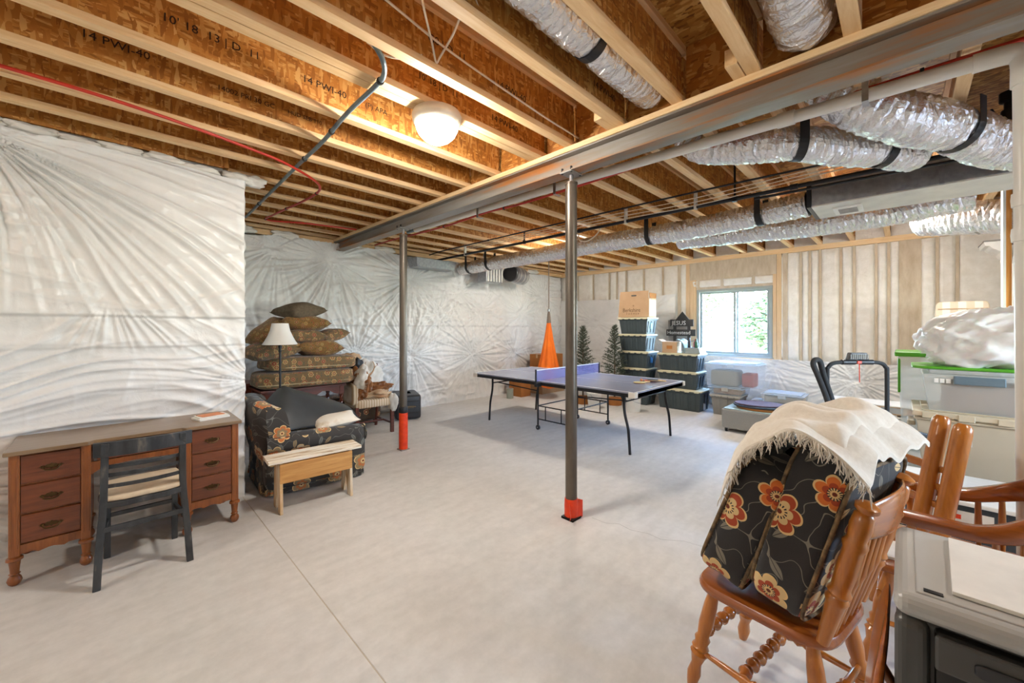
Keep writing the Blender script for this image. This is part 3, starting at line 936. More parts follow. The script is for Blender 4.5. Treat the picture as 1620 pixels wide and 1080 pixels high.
# ================================================================ ducts, pipes and cables under the ceiling
def flex(name, label, pts, r, straps=(), seed=0, group='foil flex ducts', n=22, droop=0):
    """foil flex duct: a crinkled tube along a smooth path, with straps as parts"""
    path = bez(pts, 24)
    # resample evenly
    out, acc = [path[0]], 0
    step = .016
    for a, b in zip(path[:-1], path[1:]):
        L = (b - a).length
        while acc + L >= step:
            t_ = (step - acc) / L
            a = a.lerp(b, t_)
            out.append(a)
            L = (b - a).length
            acc = 0
        acc += L
    g = random.Random(seed)
    m = len(out)
    base = out[0].copy()
    rs = []
    k = 0
    for i in range(m):
        k = k * .5 + g.uniform(-1, 1) * .5
        rr = r * (1 + .030 * math.sin(i * 2.1) + .035 * k)
        for s_ in straps:
            d = abs(i / m - s_)
            rr *= 1 - .10 * math.exp(-(d * m * step / .07) ** 2)
        rs.append(rr)
    t_ = thing(name, label, 'duct', base, 0, group)
    mb = MB().tube([p - base for p in out], rs, n)
    gg = np.random.RandomState(seed)
    jit = (gg.rand(len(mb.v), 3) - .5) * r * .10
    mb.v = [tuple(np.array(v) + j) for v, j in zip(mb.v, jit)]
    mb.build('foil_skin', mt['foil'], t_)
    for s_ in straps:
        i = min(m - 3, max(2, int(s_ * m)))
        p = out[i] - base
        d = (out[i + 2] - out[i - 2]).normalized()
        u = Vector((0, 0, 1))
        v = d.cross(u).normalized()
        w_ = 0.028
        sb = MB()
        ring = []
        q = r * .94
        top = max(ZJ - .012 - base.z - p.z, q)
        prof = [(q * 1.02, top)] + [(q * 1.03 * math.cos(a), q * 1.03 * math.sin(a)) for a in np.linspace(0.1, -math.pi - .1, 16)] + [(-q * 1.02, top)]
        vs = []
        for (a, b) in prof:
            for s2 in (-w_, w_):
                vs.append(tuple(p + v * a + u * b + d * s2))
        for (a, b) in prof:
            for s2 in (-w_, w_):
                vs.append(tuple(p + v * a * 1.02 + u * b * 1.015 + d * s2))
        n2 = len(prof)
        fs = []
        for i2 in range(n2 - 1):
            fs.append((i2 * 2, i2 * 2 + 1, i2 * 2 + 3, i2 * 2 + 2))
            o_ = n2 * 2
            fs.append((o_ + i2 * 2, o_ + i2 * 2 + 2, o_ + i2 * 2 + 3, o_ + i2 * 2 + 1))
            fs.append((i2 * 2, i2 * 2 + 2, o_ + i2 * 2 + 2, o_ + i2 * 2))
            fs.append((i2 * 2 + 1, o_ + i2 * 2 + 1, o_ + i2 * 2 + 3, i2 * 2 + 3))
        sb.add(vs, fs)
        sb.build('strap', mt['black_tape'], t_)
    return t_
flex('flex_duct', 'long silver flex duct running above the table tennis table', [(4.85, 6.2, 2.62), (4.85, 5.4, 2.63), (4.86, 4.2, 2.64), (4.84, 3.0, 2.65), (4.86, 1.9, 2.65), (4.82, 1.2, 2.66), (4.75, .645, 2.675)], .12, (.05, .15, .70, .925), 1)
flex('flex_duct', 'silver flex duct sagging beside the sheet-metal trunk near the window', [(5.55, 2.2, 2.69), (5.45, 1.4, 2.64), (5.4, .7, 2.60), (5.4, .1, 2.61), (5.42, -.45, 2.66)], .13, (), 2)
flex('flex_duct', 'upper silver flex duct curving with two black straps past the beam', [(3.12, 1.2, 2.98), (3.14, 1.04, 2.82), (3.25, .55, 2.727), (3.5, .3, 2.70), (3.74, .115, 2.70), (3.93, -.06, 2.68)], .116, (.47, .84), 3)
flex('flex_duct', 'fat silver flex duct at upper right beside the white pipe', [(3.1, .34, 3.0), (3.12, .22, 2.83), (3.26, .03, 2.72), (3.66, -.22, 2.70), (4.0, -.42, 2.65), (4.1, -.66, 2.58)], .137, (.58,), 4)
flex('flex_duct', 'silver flex duct lying in the joist bay nearest the camera top', [(.6, 1.172, 3.0), (1.4, 1.17, 2.985), (2.0, 1.16, 2.98), (2.46, 1.165, 3.0)], .105, (.62,), 5)
flex('flex_duct', 'short silver flex duct dropping into the bay at the top right', [(1.6, .345, 3.06), (2.1, .345, 3.0), (2.46, .35, 2.99)], .13, (), 6)
flex('flex_duct', 'foil duct stub hanging at the far right by the bare stud', [(6.3, -.15, 2.65), (6.08, -.45, 2.58), (5.92, -.75, 2.52)], .165, (), 7)
flex('flex_duct', 'small foil duct tucked between joists near the window', [(6.0, 2.35, 2.98), (6.2, 2.1, 2.85), (6.6, 1.75, 2.90), (7.2, 1.4, 3.0)], .11, (), 8)

# rectangular sheet-metal trunk with a register
tk = thing('sheet_metal_trunk', 'rectangular sheet-metal duct trunk with a small white register', 'duct', (0, 0, 0))
MB().span((4.46, -2.2, 2.575), (4.98, .60, 2.79)).build('trunk_body', mt['galv'], tk, bevel=.006)
MB().span((4.44, .595, 2.56), (5.0, .63, 2.80)).build('end_collar', mt['black_iron'], tk, bevel=.004)
mt['pale_metal'] = mat('pale_metal', srgb(222, 220, 212), srgb(204, 202, 196), sc=6, rough=0.45, metal=0.15)
MB().span((4.455, -2.2, 2.562), (4.985, .62, 2.574)).build('bottom_panel', mt['pale_metal'], tk, bevel=.002)
rg = MB().span((4.60, .26, 2.545), (4.86, .46, 2.561)).build('register', mt['white'], tk, bevel=.003)
sl = MB()
for i in range(7):
    sl.box((4.65 + i * .027, .36, 2.543), (.014, .13, .006))
sl.build('louvers', mt['galv'], rg)
MB().span((4.45, -.22, 2.57), (4.462, -.19, 2.80)).build('seam', mt['galv'], tk)

# gas pipe with hanger rods
gp = thing('gas_pipe', 'black iron gas pipe hung on rods across the ceiling', 'pipe', (0, 0, 0))
MB().tube([(4.3, 6.3, 2.735), (4.3, 3.4, 2.735), (4.3, -2.2, 2.735)], .019, 12).build('pipe_run', mt['black_iron'], gp, smooth=40)
for y in (4.0, 1.18):
    MB().lathe([(.026, 2.71), (.026, 2.76)], 10, Matrix.Translation((4.3, y, 0))).build('hanger', mt['black_iron'], gp)
    MB().tube([(4.3, y, 2.75), (4.3, y, 3.18)], .010, 8).build('rod', mt['black_iron'], gp)
for y in (5.4, 2.35, 1.55, -.08):
    MB().span((4.278, y - .012, 2.712), (4.322, y + .012, 2.90)).build('bracket', mt['pale_metal'], gp)
for y in (3.0, .7):
    MB().tube([(4.3, y - .03, 2.735), (4.3, y + .03, 2.735)], .026, 12).build('coupling', mt['black_iron'], gp, smooth=40)
ge = thing('pipe_fitting', 'black iron pipe riser with a tee fitting at upper right', 'pipe', (4.36, -.52, 2.74))
MB().tube([(0, 0, 0), (0, 0, .30)], .028, 10).build('riser', mt['black_iron'], ge, smooth=40)
MB().lathe([(.04, .14), (.046, .17), (.046, .21), (.04, .24)], 12).build('tee', mt['black_iron'], ge, smooth=40)
MB().lathe([(.036, .29), (.05, .30), (.05, .36), (.02, .375)], 12).build('cap', mt['black_iron'], ge, smooth=40)
MB().tube([(0, 0, .05), (-.05, .10, .25)], .02, 8).build('side_arm', mt['black_iron'], ge, smooth=40)
def cable(name, label, pts, r, m_, cat='cable', group=None, ties=(), tie_mat=None, n=8):
    base = Vector(pts[0])
    t_ = thing(name, label, cat, base, 0, group)
    path = bez(pts, 8)
    MB().tube([p - base for p in path], r, n).build(name + '_run', m_, t_, smooth=0)
    for k in ties:
        i = min(len(path) - 2, max(1, int(k * len(path))))
        d = (path[i + 1] - path[i - 1]).normalized() * .008
        p = path[i] - base
        MB().tube([p - d, p + d], r * 1.45, 10).build('clip', tie_mat or mt['black_tape'], t_)
    return t_
cable('tubing', 'thin black tubing swagging above the gas pipe', [(4.1, 6.2, 2.80), (4.1, 5.78, 2.82), (4.1, 4.2, 2.825), (4.1, 3.24, 2.83), (4.1, 1.74, 2.83), (4.12, .83, 2.825), (4.15, -.5, 2.81)], .010, mt['black_iron'], 'pipe', None, (.3, .6))
for i, (dz, dx) in enumerate(((.0, .0), (-.02, .03), (-.035, .07))):
    cable('cable', ('thin tan cable strung above the gas pipe, highest of three', 'thin tan cable strung above the gas pipe, middle of three', 'thin tan cable strung above the gas pipe, lowest of three')[i],
          [(4.18 + dx, 5.6, 2.835 + dz), (4.2 + dx, 3.6, 2.82 + dz), (4.16 + dx, 2.6, 2.81 + dz * 1.5), (4.2 + dx, 1.5, 2.80 + dz * 1.6), (4.18 + dx, .4, 2.82 + dz), (4.2 + dx, -1.2, 2.83 + dz)], .005, mt['cable_white'], 'cable', 'thin cables above the gas pipe')
cable('drain_hose', 'second black line just under the gas pipe at right', [(4.27, 1.0, 2.69), (4.25, .2, 2.675), (4.25, -1.4, 2.665)], .012, mt['black_iron'], 'pipe')

# PVC drain along the beam and its drop
pv = thing('pvc_drain_pipe', 'white plastic drain pipe running along the beam and dropping at right', 'pipe', (0, 0, 0))
MB().tube([(2.92, 4.75, 2.810), (2.92, 2.0, 2.785), (2.92, -.26, 2.745)], .036, 16).build('pipe_run', mt['pvc'], pv, smooth=40)
MB().tube([(2.92, 4.95, 2.812), (2.92, 4.73, 2.810)], .026, 12).build('grey_end', mt['conduit'], pv, smooth=40)
MB().tube(bez([(2.92, -.235, 2.745), (2.92, -.335, 2.742), (2.92, -.376, 2.728), (2.92, -.39, 2.685), (2.92, -.39, 2.58)], 5), .043, 16).build('elbow', mt['pvc'], pv, smooth=40)
MB().tube([(2.92, -.39, 2.63), (2.92, -.405, .0)], .036, 16).build('drop', mt['pvc'], pv, smooth=40)
for z in (2.06, 1.9):
    MB().lathe([(.044, z - .03), (.046, z), (.044, z + .03)], 16, Matrix.Translation((2.92, -.395, 0))).build('coupling', mt['pvc'], pv, smooth=40)
MB().tube([(2.92, .56, 2.760), (2.92, .47, 2.758)], .043, 16).build('coupling', mt['pvc'], pv, smooth=40)
for y in (.15, 2.3, 3.4):
    MB().span((2.878, y - .014, 2.712), (2.882, y + .014, 2.848)).build('hanger_strap', mt['galv'], pv)
    MB().span((2.878, y - .014, 2.708), (2.962, y + .014, 2.712)).build('hanger_strap', mt['galv'], pv)
cable('red_water_line', 'red water line running beside the white drain pipe along the beam', [(3.0, 6.1, 2.81), (3.0, 5.4, 2.80), (3.0, 4.2, 2.77), (3.0, 3.4, 2.785), (3.0, 2.9, 2.765), (3.0, 2.2, 2.768), (3.0, 1.2, 2.79), (3.0, .2, 2.822), (3.0, -.9, 2.828)], .012, mt['red_pipe'], 'pipe', None, (.25, .45, .62, .9))
cable('red_water_line', 'red water line looping below the joists beyond the desk wall', [(-1.2, 3.34, 2.832), (-.07, 3.345, 2.835), (.75, 3.50, 2.82), (1.08, 3.60, 2.795), (1.37, 3.9, 2.80), (1.43, 4.36, 2.81), (1.36, 5.3, 2.82), (1.38, 5.71, 2.83), (1.8, 5.56, 2.836), (2.4, 5.44, 2.84)], .011, mt['red_pipe'], 'pipe', None, (.52, .62, .75))
cable('grey_conduit', 'grey cable conduit crossing under the joists and looping upward', [(.90, 1.875, 2.98), (.91, 1.873, 2.90), (.965, 1.885, 2.845), (1.02, 1.97, 2.832), (1.04, 2.1, 2.832), (1.045, 2.5, 2.832), (1.08, 3.02, 2.832), (1.09, 3.6, 2.83), (1.12, 4.6, 2.83), (1.145, 5.72, 2.82)], .014, mt['conduit'], 'conduit', None, (.42, .62, .74, .93))
cable('white_cable', 'white cable hugging the joist web above the lamp', [(.75, 1.64, 2.96), (.9, 1.66, 2.95), (1.26, 1.72, 2.95), (1.7, 1.725, 2.92), (2.1, 1.73, 2.90), (2.47, 1.74, 2.90)], .006, mt['cable_white'])
cable('white_cable', 'loose white cable hanging in a V with a frayed end', [(.93, 1.50, 3.10), (.97, 1.53, 2.96), (1.14, 1.70, 2.92), (1.213, 1.77, 2.89), (1.22, 1.74, 2.91), (1.19, 1.58, 2.94), (1.17, 1.46, 3.02)], .0055, mt['cable_white'])
cable('white_cable', 'short white cable loop coming through the joist by the grey conduit', [(.93, 1.98, 2.96), (.99, 1.93, 2.90), (1.08, 1.86, 2.885), (1.14, 1.79, 2.90)], .0055, mt['cable_white'])
cable('white_cable', 'white cable stub poking from the joist at the top of the frame', [(1.12, 1.37, 3.0), (1.18, 1.38, 2.93), (1.24, 1.40, 2.93), (1.30, 1.40, 3.0)], .006, mt['cable_white'])
cable('white_cable', 'white cable looped around the near post, below the far joists', [(4.7, 3.30, 2.86), (4.62, 3.25, 2.72), (4.6, 3.12, 2.66), (4.62, 2.98, 2.72), (4.7, 2.92, 2.86)], .009, mt['cable_white'])

# inline fan and metal collar at the far wall
fan = thing('inline_fan', 'metal inline duct fan with a black mouth hanging by the far wall', 'fan', (5.95, 5.75, 2.56))
M = Matrix.Rotation(R(20), 4, 'Z') @ Matrix.Rotation(R(90), 4, 'Y')
MB().lathe([(.15, -.30), (.16, -.28), (.175, 0), (.17, .28), (.15, .30)], 24, M).build('fan_body', mt['galv'], fan, smooth=40)
MB().lathe([(.155, -.34), (.165, -.33), (.165, -.28)], 24, M, False).build('intake_ring', mt['black_plastic'], fan, smooth=40)
MB().lathe([(.152, -.325), (.152, -.315)], 24, M).build('intake_mouth', mt['black_tape'], fan)
for z in (-.15, .05, .2):
    MB().lathe([(.178, z - .012), (.178, z + .012)], 24, M, False).build('band', mt['pvc'], fan, smooth=40)
for x in (-.2, .18):
    MB().tube([(x, .0, .15), (x, .0, .645)], .004, 6).build('hanger_wire', mt['galv'], fan)
bx_ = thing('metal_duct_boot', 'ribbed metal duct boot beside the inline fan', 'duct', (5.32, 5.85, 2.5))
MB().span((-.22, -.1, -.14), (.22, .16, .14)).build('boot_body', mt['galv'], bx_, bevel=.01)
for i in range(6):
    MB().span((-.20 + i * .075, -.115, -.13), (-.165 + i * .075, -.1, .13)).build('rib', mt['pale_metal'], bx_, bevel=.004)
for x in (-.18, .18):
    MB().span((x - .012, .02, .14), (x + .012, .024, .706)).build('hanger_strap', mt['galv'], bx_)
dk = thing('metal_duct_boot', 'dark flat duct boot tucked at the top of the far wall', 'duct', (4.1, 6.02, 2.62))
MB().taper(-.45, .40, -.12, .2, -.10, .06, .03).build('boot_body', mt['galv'], dk, bevel=.008)
# ================================================================ desk, chair, bench
mt['desk_wood'] = wood('desk_wood', srgb(164, 96, 44), srgb(112, 58, 22), 2, 5, .35, .35)
mt['desk_drawer'] = wood('desk_drawer', srgb(130, 68, 34), srgb(86, 38, 16), 0, 5, .3, .4)
mt['desk_top'] = wood('desk_top', srgb(148, 122, 92), srgb(112, 86, 60), 0, 5, .35, .3)
DX, DY = .13, 3.87
dk_ = thing('desk', 'brown kneehole desk with seven drawers against the plastic wall', 'desk', (DX, DY, 0))
hw, fy, by = .545, -.265, .245
poly = [(-hw - .02, by), (-hw - .02, fy - .02), (-.235, fy - .02), (-.215, fy + .006), (.215, fy + .006), (.235, fy - .02), (hw + .02, fy - .02), (hw + .02, by)]
MB().prism(poly, .024, Matrix.Translation((0, 0, .746))).build('desk_top', mt['desk_top'], dk_, bevel=.005)
def bail(parent, x, y, z, s_=.78):
    h = MB()
    pl = [(-.062, 0), (-.048, .013), (-.034, .005), (-.024, .016), (-.010, .014), (0, .026), (.010, .014), (.024, .016), (.034, .005), (.048, .013), (.062, 0), (.048, -.012), (.034, -.004), (.022, -.014), (.010, -.011), (0, -.022), (-.010, -.011), (-.022, -.014), (-.034, -.004), (-.048, -.012)]
    h.prism([(a * s_, b * s_) for a, b in pl], .004, Matrix.Translation((x, y, z)) @ Matrix.Rotation(R(90), 4, 'X'))
    h.tube(bez([(x - .042 * s_, y - .006, z + .004), (x - .034 * s_, y - .02, z - .012), (x, y - .024, z - .018), (x + .034 * s_, y - .02, z - .012), (x + .042 * s_, y - .006, z + .004)], 4), .0045, 8)
    return h.build('handle', mt['brass'], parent, smooth=40)
for sx in (-1, 1):
    x0, x1 = (-hw, -.225) if sx < 0 else (.225, hw)
    b = MB().span((x0 + .035, fy + .02, .17), (x1 - .035, by - .01, .745)).span((x0 + .002, fy + .03, .20), (x0 + .035, by - .03, .745)).span((x1 - .035, fy + .03, .20), (x1 - .002, by - .03, .745))
    b.build('pedestal', mt['desk_wood'], dk_)
    for px in (x0 + .02, x1 - .02):
        for py in (fy + .02, by - .03):
            MB().box((px, py, .455), (.042, .042, .58)).box((px - .012, py - .021, .46), (.006, .006, .5)).box((px + .012, py - .021, .46), (.006, .006, .5)).build('corner_post', mt['desk_wood'], dk_, bevel=.003)
            MB().lathe([(.024, .165), (.033, .158), (.034, .145), (.024, .138), (.020, .10), (.018, .072), (.024, .066), (.016, .060), (.026, .045), (.030, .028), (.024, .010), (.014, .0)], 16, Matrix.Translation((px, py, 0))).build('foot', mt['desk_wood'], dk_, smooth=35)
    for i, (a, c) in enumerate(((.575, .735), (.405, .562), (.235, .392))):
        d = MB().span((x0 + .043, fy + .002, a), (x1 - .043, fy + .05, c)).build('drawer', mt['desk_drawer'], dk_, bevel=.004)
        bail(d, (x0 + x1) / 2, fy + .001, (a + c) / 2)
    ap = [(x0 + .04, .225), (x1 - .04, .225), (x1 - .04, .17), (x1 - .075, .185), (x1 - .11, .165), ((x0 + x1) / 2, .178), (x0 + .11, .165), (x0 + .075, .185), (x0 + .04, .17)]
    MB().prism(ap[::-1], .02, Matrix.Translation((0, fy + .025, 0)) @ Matrix.Rotation(R(90), 4, 'X')).build('apron', mt['desk_wood'], dk_)
cd_ = MB().span((-.20, fy + .02, .635), (.20, fy + .06, .735)).build('drawer', mt['desk_drawer'], dk_, bevel=.004)
bail(cd_, 0, fy + .019, .685)
ap = [(-.225, .63), (.225, .63), (.225, .55), (.19, .575), (.14, .592), (0, .60), (-.14, .592), (-.19, .575), (-.225, .55)]
MB().prism(ap[::-1], .02, Matrix.Translation((0, fy + .045, 0)) @ Matrix.Rotation(R(90), 4, 'X')).build('knee_apron', mt['desk_wood'], dk_)
MB().span((-.225, by - .03, .25), (.225, by - .015, .745)).build('modesty_panel', mt['poly'], dk_)
MB().span((-.225, fy + .06, .732), (.225, by - .03, .744)).build('knee_ceiling', mt['desk_wood'], dk_)
# papers on the desk
mt['paper'] = mat('paper', srgb(240, 236, 228), rough=.7)
mt['paper_orange'] = mat('paper_orange', srgb(226, 150, 104), srgb(214, 136, 92), rough=.7)
def slab(name, label, cat, c, size, rz, m_, group=None, bevel=.001, part=None):
    o = MB().box((0, 0, size[2] / 2), size).build(name, m_, None, bevel=bevel)
    o.location = c
    o.rotation_euler = (0, 0, R(rz))
    return tag(o, label, cat, group)
slab('paper_pad', 'thick white paper pad at the bottom of the pile on the desk', 'paper', (.54, 3.84, .7705), (.20, .15, .014), 14, mt['paper'])
slab('booklet', 'thin white booklet lying on the paper pad on the desk', 'paper', (.545, 3.845, .785), (.19, .14, .008), 8, mt['paper'])
slab('envelope', 'orange envelope topping the paper pile on the desk', 'paper', (.54, 3.85, .7935), (.15, .11, .004), 16, mt['paper_orange'])

# black slat-back chair
mt['chair_black'] = mat('chair_black', srgb(46, 48, 52), srgb(70, 72, 74), sc=18, stretch=(1, 1, .3), rough=.45, stops=[(.35, srgb(40, 42, 46)), (.62, srgb(62, 65, 68)), (.78, srgb(120, 112, 100))])
mt['seat_cream'] = mat('seat_cream', srgb(226, 210, 184), srgb(208, 188, 160), sc=10, rough=.9, bump=.2)
bc = thing('slat_chair', 'worn black wooden chair with slatted back and cream seat at the desk', 'chair', (.142, 3.46, 0), R(0))
for sx in (-1, 1):
    p = [(sx * .205, -.235, 0), (sx * .195, -.19, .22), (sx * .18, -.155, .43), (sx * .175, -.16, .62), (sx * .172, -.20, .81)]
    mb = MB()
    q = bez(p, 6)
    prof = [(-.017, -.022), (.017, -.022), (.017, .022), (-.017, .022)]
    vs = [(c.x + a, c.y + b_, c.z) for c in q for a, b_ in prof]
    n4 = len(q)
    fs = [(i * 4 + k, i * 4 + (k + 1) % 4, i * 4 + 4 + (k + 1) % 4, i * 4 + 4 + k) for i in range(n4 - 1) for k in range(4)] + [(3, 2, 1, 0), tuple(range(n4 * 4 - 4, n4 * 4))]
    mb.add(vs, fs).build('leg', mt['chair_black'], bc, bevel=.004)
    MB().bar((sx * .165, .175, 0), (sx * .165, .165, .44), .032, .032).build('leg', mt['chair_black'], bc, bevel=.004)
    MB().bar((sx * .19, -.19, .27), (sx * .165, .17, .24), .018, .028).build('side_stretcher', mt['chair_black'], bc, bevel=.003)
def curved_slat(z, h, t, dx=.17, bow=.035, y0=-.165, ext=0):
    m = MB()
    pts = []
    for i in range(13):
        u = i / 12 * 2 - 1
        pts.append((u * (dx + ext), y0 - bow * (1 - u * u)))
    vs = []
    for x, y in pts:
        vs += [(x, y - t / 2, z - h / 2), (x, y + t / 2, z - h / 2), (x, y + t / 2, z + h / 2), (x, y - t / 2, z + h / 2)]
    fs = [(i * 4 + k, i * 4 + 4 + k, i * 4 + 4 + (k + 1) % 4, i * 4 + (k + 1) % 4) for i in range(12) for k in range(4)] + [(0, 1, 2, 3), (51, 50, 49, 48)]
    return m.add(vs, fs)
curved_slat(.775, .085, .018, y0=-.187, ext=.05).build('top_rail', mt['chair_black'], bc, bevel=.004)
for z, y in ((.665, -.165), (.615, -.162), (.55, -.158)):
    curved_slat(z, .022, .012, y0=y, bow=.028).build('slat', mt['chair_black'], bc, bevel=.002)
seatp = [(-.185, .20), (-.205, .0), (-.185, -.17), (-.10, -.20), (.10, -.20), (.185, -.17), (.205, .0), (.185, .20), (.1, .215), (-.1, .215)]
MB().prism(seatp[::-1], .035, Matrix.Translation((0, 0, .425))).build('seat_frame', mt['chair_black'], bc, bevel=.006)
MB().prism([(a * .97, b_ * .97) for a, b_ in seatp][::-1], .03, Matrix.Translation((0, 0, .4605))).build('seat_pad', mt['seat_cream'], bc, bevel=.012, seg=3)
MB().bar((-.18, -.19, .31), (.18, -.19, .31), .018, .03).build('stretcher', mt['chair_black'], bc, bevel=.003)
MB().bar((-.165, .17, .27), (.165, .17, .27), .018, .025).build('stretcher', mt['chair_black'], bc, bevel=.003)

# whitewashed bench
mt['bench_top'] = mat('bench_top', srgb(226, 206, 172), srgb(196, 160, 112), sc=7, stretch=(.35, 5, 5), rough=.75, stops=[(.40, srgb(240, 234, 222)), (.53, srgb(230, 214, 186)), (.60, srgb(170, 136, 96)), (.66, srgb(238, 230, 214))])
mt['bench_side'] = wood('bench_side', srgb(214, 164, 96), srgb(176, 118, 58), 0, 4, .7)
mt['bench_leg'] = mat('bench_leg', srgb(226, 214, 190), srgb(190, 146, 92), sc=6, stretch=(3, 3, .5), rough=.75, stops=[(.4, srgb(228, 216, 194)), (.62, srgb(206, 168, 116))])
bn = thing('bench', 'rustic bench with a worn whitewashed top in front of the floral armchair', 'bench', (1.215, 3.58, 0), R(-4))
MB().box((0, 0, .415), (.72, .23, .026)).build('bench_top', mt['bench_top'], bn, bevel=.003)
for sy in (-1, 1):
    MB().box((0, sy * .10, .315), (.56, .018, .155)).build('apron', mt['bench_side'], bn, bevel=.002)
for sx in (-1, 1):
    x = sx * .27
    q = [(-.125, 0), (-.05, 0), (-.012, .13), (0, .15), (.012, .13), (.05, 0), (.125, 0), (.098, .402), (-.098, .402)]
    MB().prism(q, .022, Matrix.Translation((x - .011, 0, 0)) @ Matrix(((0, 0, 1, 0), (1, 0, 0, 0), (0, 1, 0, 0), (0, 0, 0, 1)))).build('leg_board', mt['bench_leg'], bn, bevel=.002)

# ================================================================ floral armchair with mat and pillow
mt['floral_chair'] = floral('floral_chair', srgb(58, 54, 50), (srgb(206, 186, 150), srgb(150, 128, 92), srgb(192, 112, 58)), srgb(112, 112, 104), sc=4.0, density=.15)
ac = thing('floral_armchair', 'skirted armchair in dark floral cloth behind the rustic bench', 'armchair', (1.36, 4.30, 0), R(-4))
FU = 1.0
MB().rbox((.02, 0, .20), (.86, .86, .36), .18, nu=36, nv=12).build('body', mt['floral_chair'], ac, smooth=0, uv=FU)
MB().rbox((.10, 0, .40), (.68, .56, .16), .25, nu=36, nv=12, amp=.01).build('seat_cushion', mt['floral_chair'], ac, smooth=0, uv=FU)
for sy in (-1, 1):
    a = MB()
    def fn(u, v, sy=sy):
        x = -.40 + .86 * u
        an = 2 * math.pi * v
        r = .085 * (1 - max(0, (u - .93) / .07) ** 2 * .5)
        return (x, sy * .40 + math.cos(an) * r * 1.05, .43 + .03 * (1 - u) + math.sin(an) * r)
    a.surf(fn, 18, 18, cv=True)
    a.rbox((.02, sy * .39, .25), (.86, .15, .38), .2, nu=30, nv=10)
    a.lathe([(.02, .01), (.082, 0), (.08, -.01)], 18, Matrix.Translation((.455, sy * .40, .43)) @ Matrix.Rotation(R(90), 4, 'Y'))
    a.build('arm', mt['floral_chair'], ac, smooth=0, uv=FU)
bk = MB()
def fn(u, v):
    y = (u * 2 - 1) * .46
    an = 2 * math.pi * v
    cx, cz = math.copysign(abs(math.cos(an)) ** .5, math.cos(an)), math.copysign(abs(math.sin(an)) ** .5, math.sin(an))
    z = .55 + .29 * cz * (1 - .22 * abs(u * 2 - 1) ** 3)
    wing = .10 * abs(u * 2 - 1) ** 4
    return (-.37 + .085 * cx - .16 * (z - .35) + wing, y, z)
bk.surf(fn, 26, 24, cv=True)
bk.add([fn(0, j / 24) for j in range(24)], [tuple(range(24))])
bk.add([fn(1, j / 24) for j in range(24)], [tuple(range(24))])
bk.build('backrest', mt['floral_chair'], ac, smooth=0, uv=FU)
sk = MB()
def fn(u, v):
    an = 2 * math.pi * u
    pw = lambda x: math.copysign(abs(x) ** .22, x)
    k = 1 + (1 - v) * (.03 + .012 * math.sin(an * 23) + .008 * math.sin(an * 41))
    return (.02 + .435 * pw(math.cos(an)) * k, .435 * pw(math.sin(an)) * k, .015 + .19 * v)
sk.surf(fn, 200, 5, cu=True)
sk.build('skirt', mt['floral_chair'], ac, smooth=0, uv=FU)
# black rubber mat slumped over the armchair
mt['rubber'] = mat('rubber', srgb(66, 68, 68), srgb(52, 54, 55), sc=3, rough=.42)
rm = MB()
def fn(u, v, dz=0):
    rz_ = .75 + .24 * math.sin(min(1, u / .30) * 1.571) * (1 - .0 * u) - .36 * max(0, u - .22) ** 1.15 - .10 * min(1, u / .3)
    s_ = math.sin(v * 1.571) ** .8
    z = .53 + (rz_ - .53) * s_ + .012 * math.sin(u * 5 + v * 3)
    return (1.05 + .75 * u - .03 * (1 - v) * (1 - u), 4.00 + .42 * v + .03 * math.sin(u * 4), max(z, .53) + dz)
rm.surf(lambda u, v: fn(u, v), 22, 14)
rm.surf(lambda u, v: fn(u, 1 - v, -.012), 22, 14)
for k in range(21):
    for v0 in (0, 1):
        a, b, c, d = fn(k / 21, v0), fn((k + 1) / 21, v0), fn((k + 1) / 21, v0, -.012), fn(k / 21, v0, -.012)
        rm.add([a, b, c, d], [(0, 1, 2, 3)])
tag(rm.build('rubber_mat', mt['rubber'], None, smooth=50), 'large dark grey rubber mat slumped over the floral armchair', 'mat')
mt['pillow_white'] = mat('pillow_white', srgb(232, 222, 204), srgb(190, 168, 136), sc=6, rough=.9, stops=[(.45, srgb(234, 226, 210)), (.62, srgb(206, 186, 156))])
o = MB().pillow(.42, .26, .10, TR(0, 0, 0), seed=4).build('throw_pillow', mt['pillow_white'], None, smooth=0)
o.location = (1.56, 4.02, .555)
o.rotation_euler = (R(12), R(-6), R(-6))
tag(o, 'cream patterned throw pillow wedged on the arm of the floral armchair', 'pillow')

# ================================================================ floor lamp
mt['shade'] = mat('shade', srgb(238, 232, 222), srgb(230, 222, 210), sc=2, rough=.8)
mt['lamp_pole'] = mat('lamp_pole', srgb(58, 56, 54), rough=.4, metal=.6)
fl = thing('floor_lamp', 'dark floor lamp with a white bell shade before the pillow pile', 'lamp', (1.318, 4.95, 0))
MB().lathe([(.13, 0), (.13, .015), (.05, .03), (.014, .05)], 20).build('base', mt['lamp_pole'], fl, smooth=35)
MB().tube([(0, 0, .04), (0, 0, 1.32)], .011, 10).build('pole', mt['lamp_pole'], fl, smooth=40)
MB().lathe([(.012, 1.20), (.018, 1.21), (.012, 1.23), (.02, 1.26), (.012, 1.28)], 12).build('collar', mt['lamp_pole'], fl, smooth=40)
sp = MB()
prof = [(.175, 1.285), (.150, 1.325), (.122, 1.38), (.098, 1.44), (.082, 1.52)]
sp.lathe(prof, 28, None, False)
sp.lathe([(r - .003, z) for r, z in prof][::-1], 28, None, False)
sp.build('lamp_shade', mt['shade'], fl, smooth=60)
MB().tube([(0, 0, 1.31), (0, 0, 1.50)], .014, 8).build('socket', mt['lamp_pole'], fl)
for k in range(3):
    a = k * 2.094
    MB().tube([(0, 0, 1.49), (math.cos(a) * .083, math.sin(a) * .083, 1.50)], .003, 6).build('spider_arm', mt['lamp_pole'], fl)

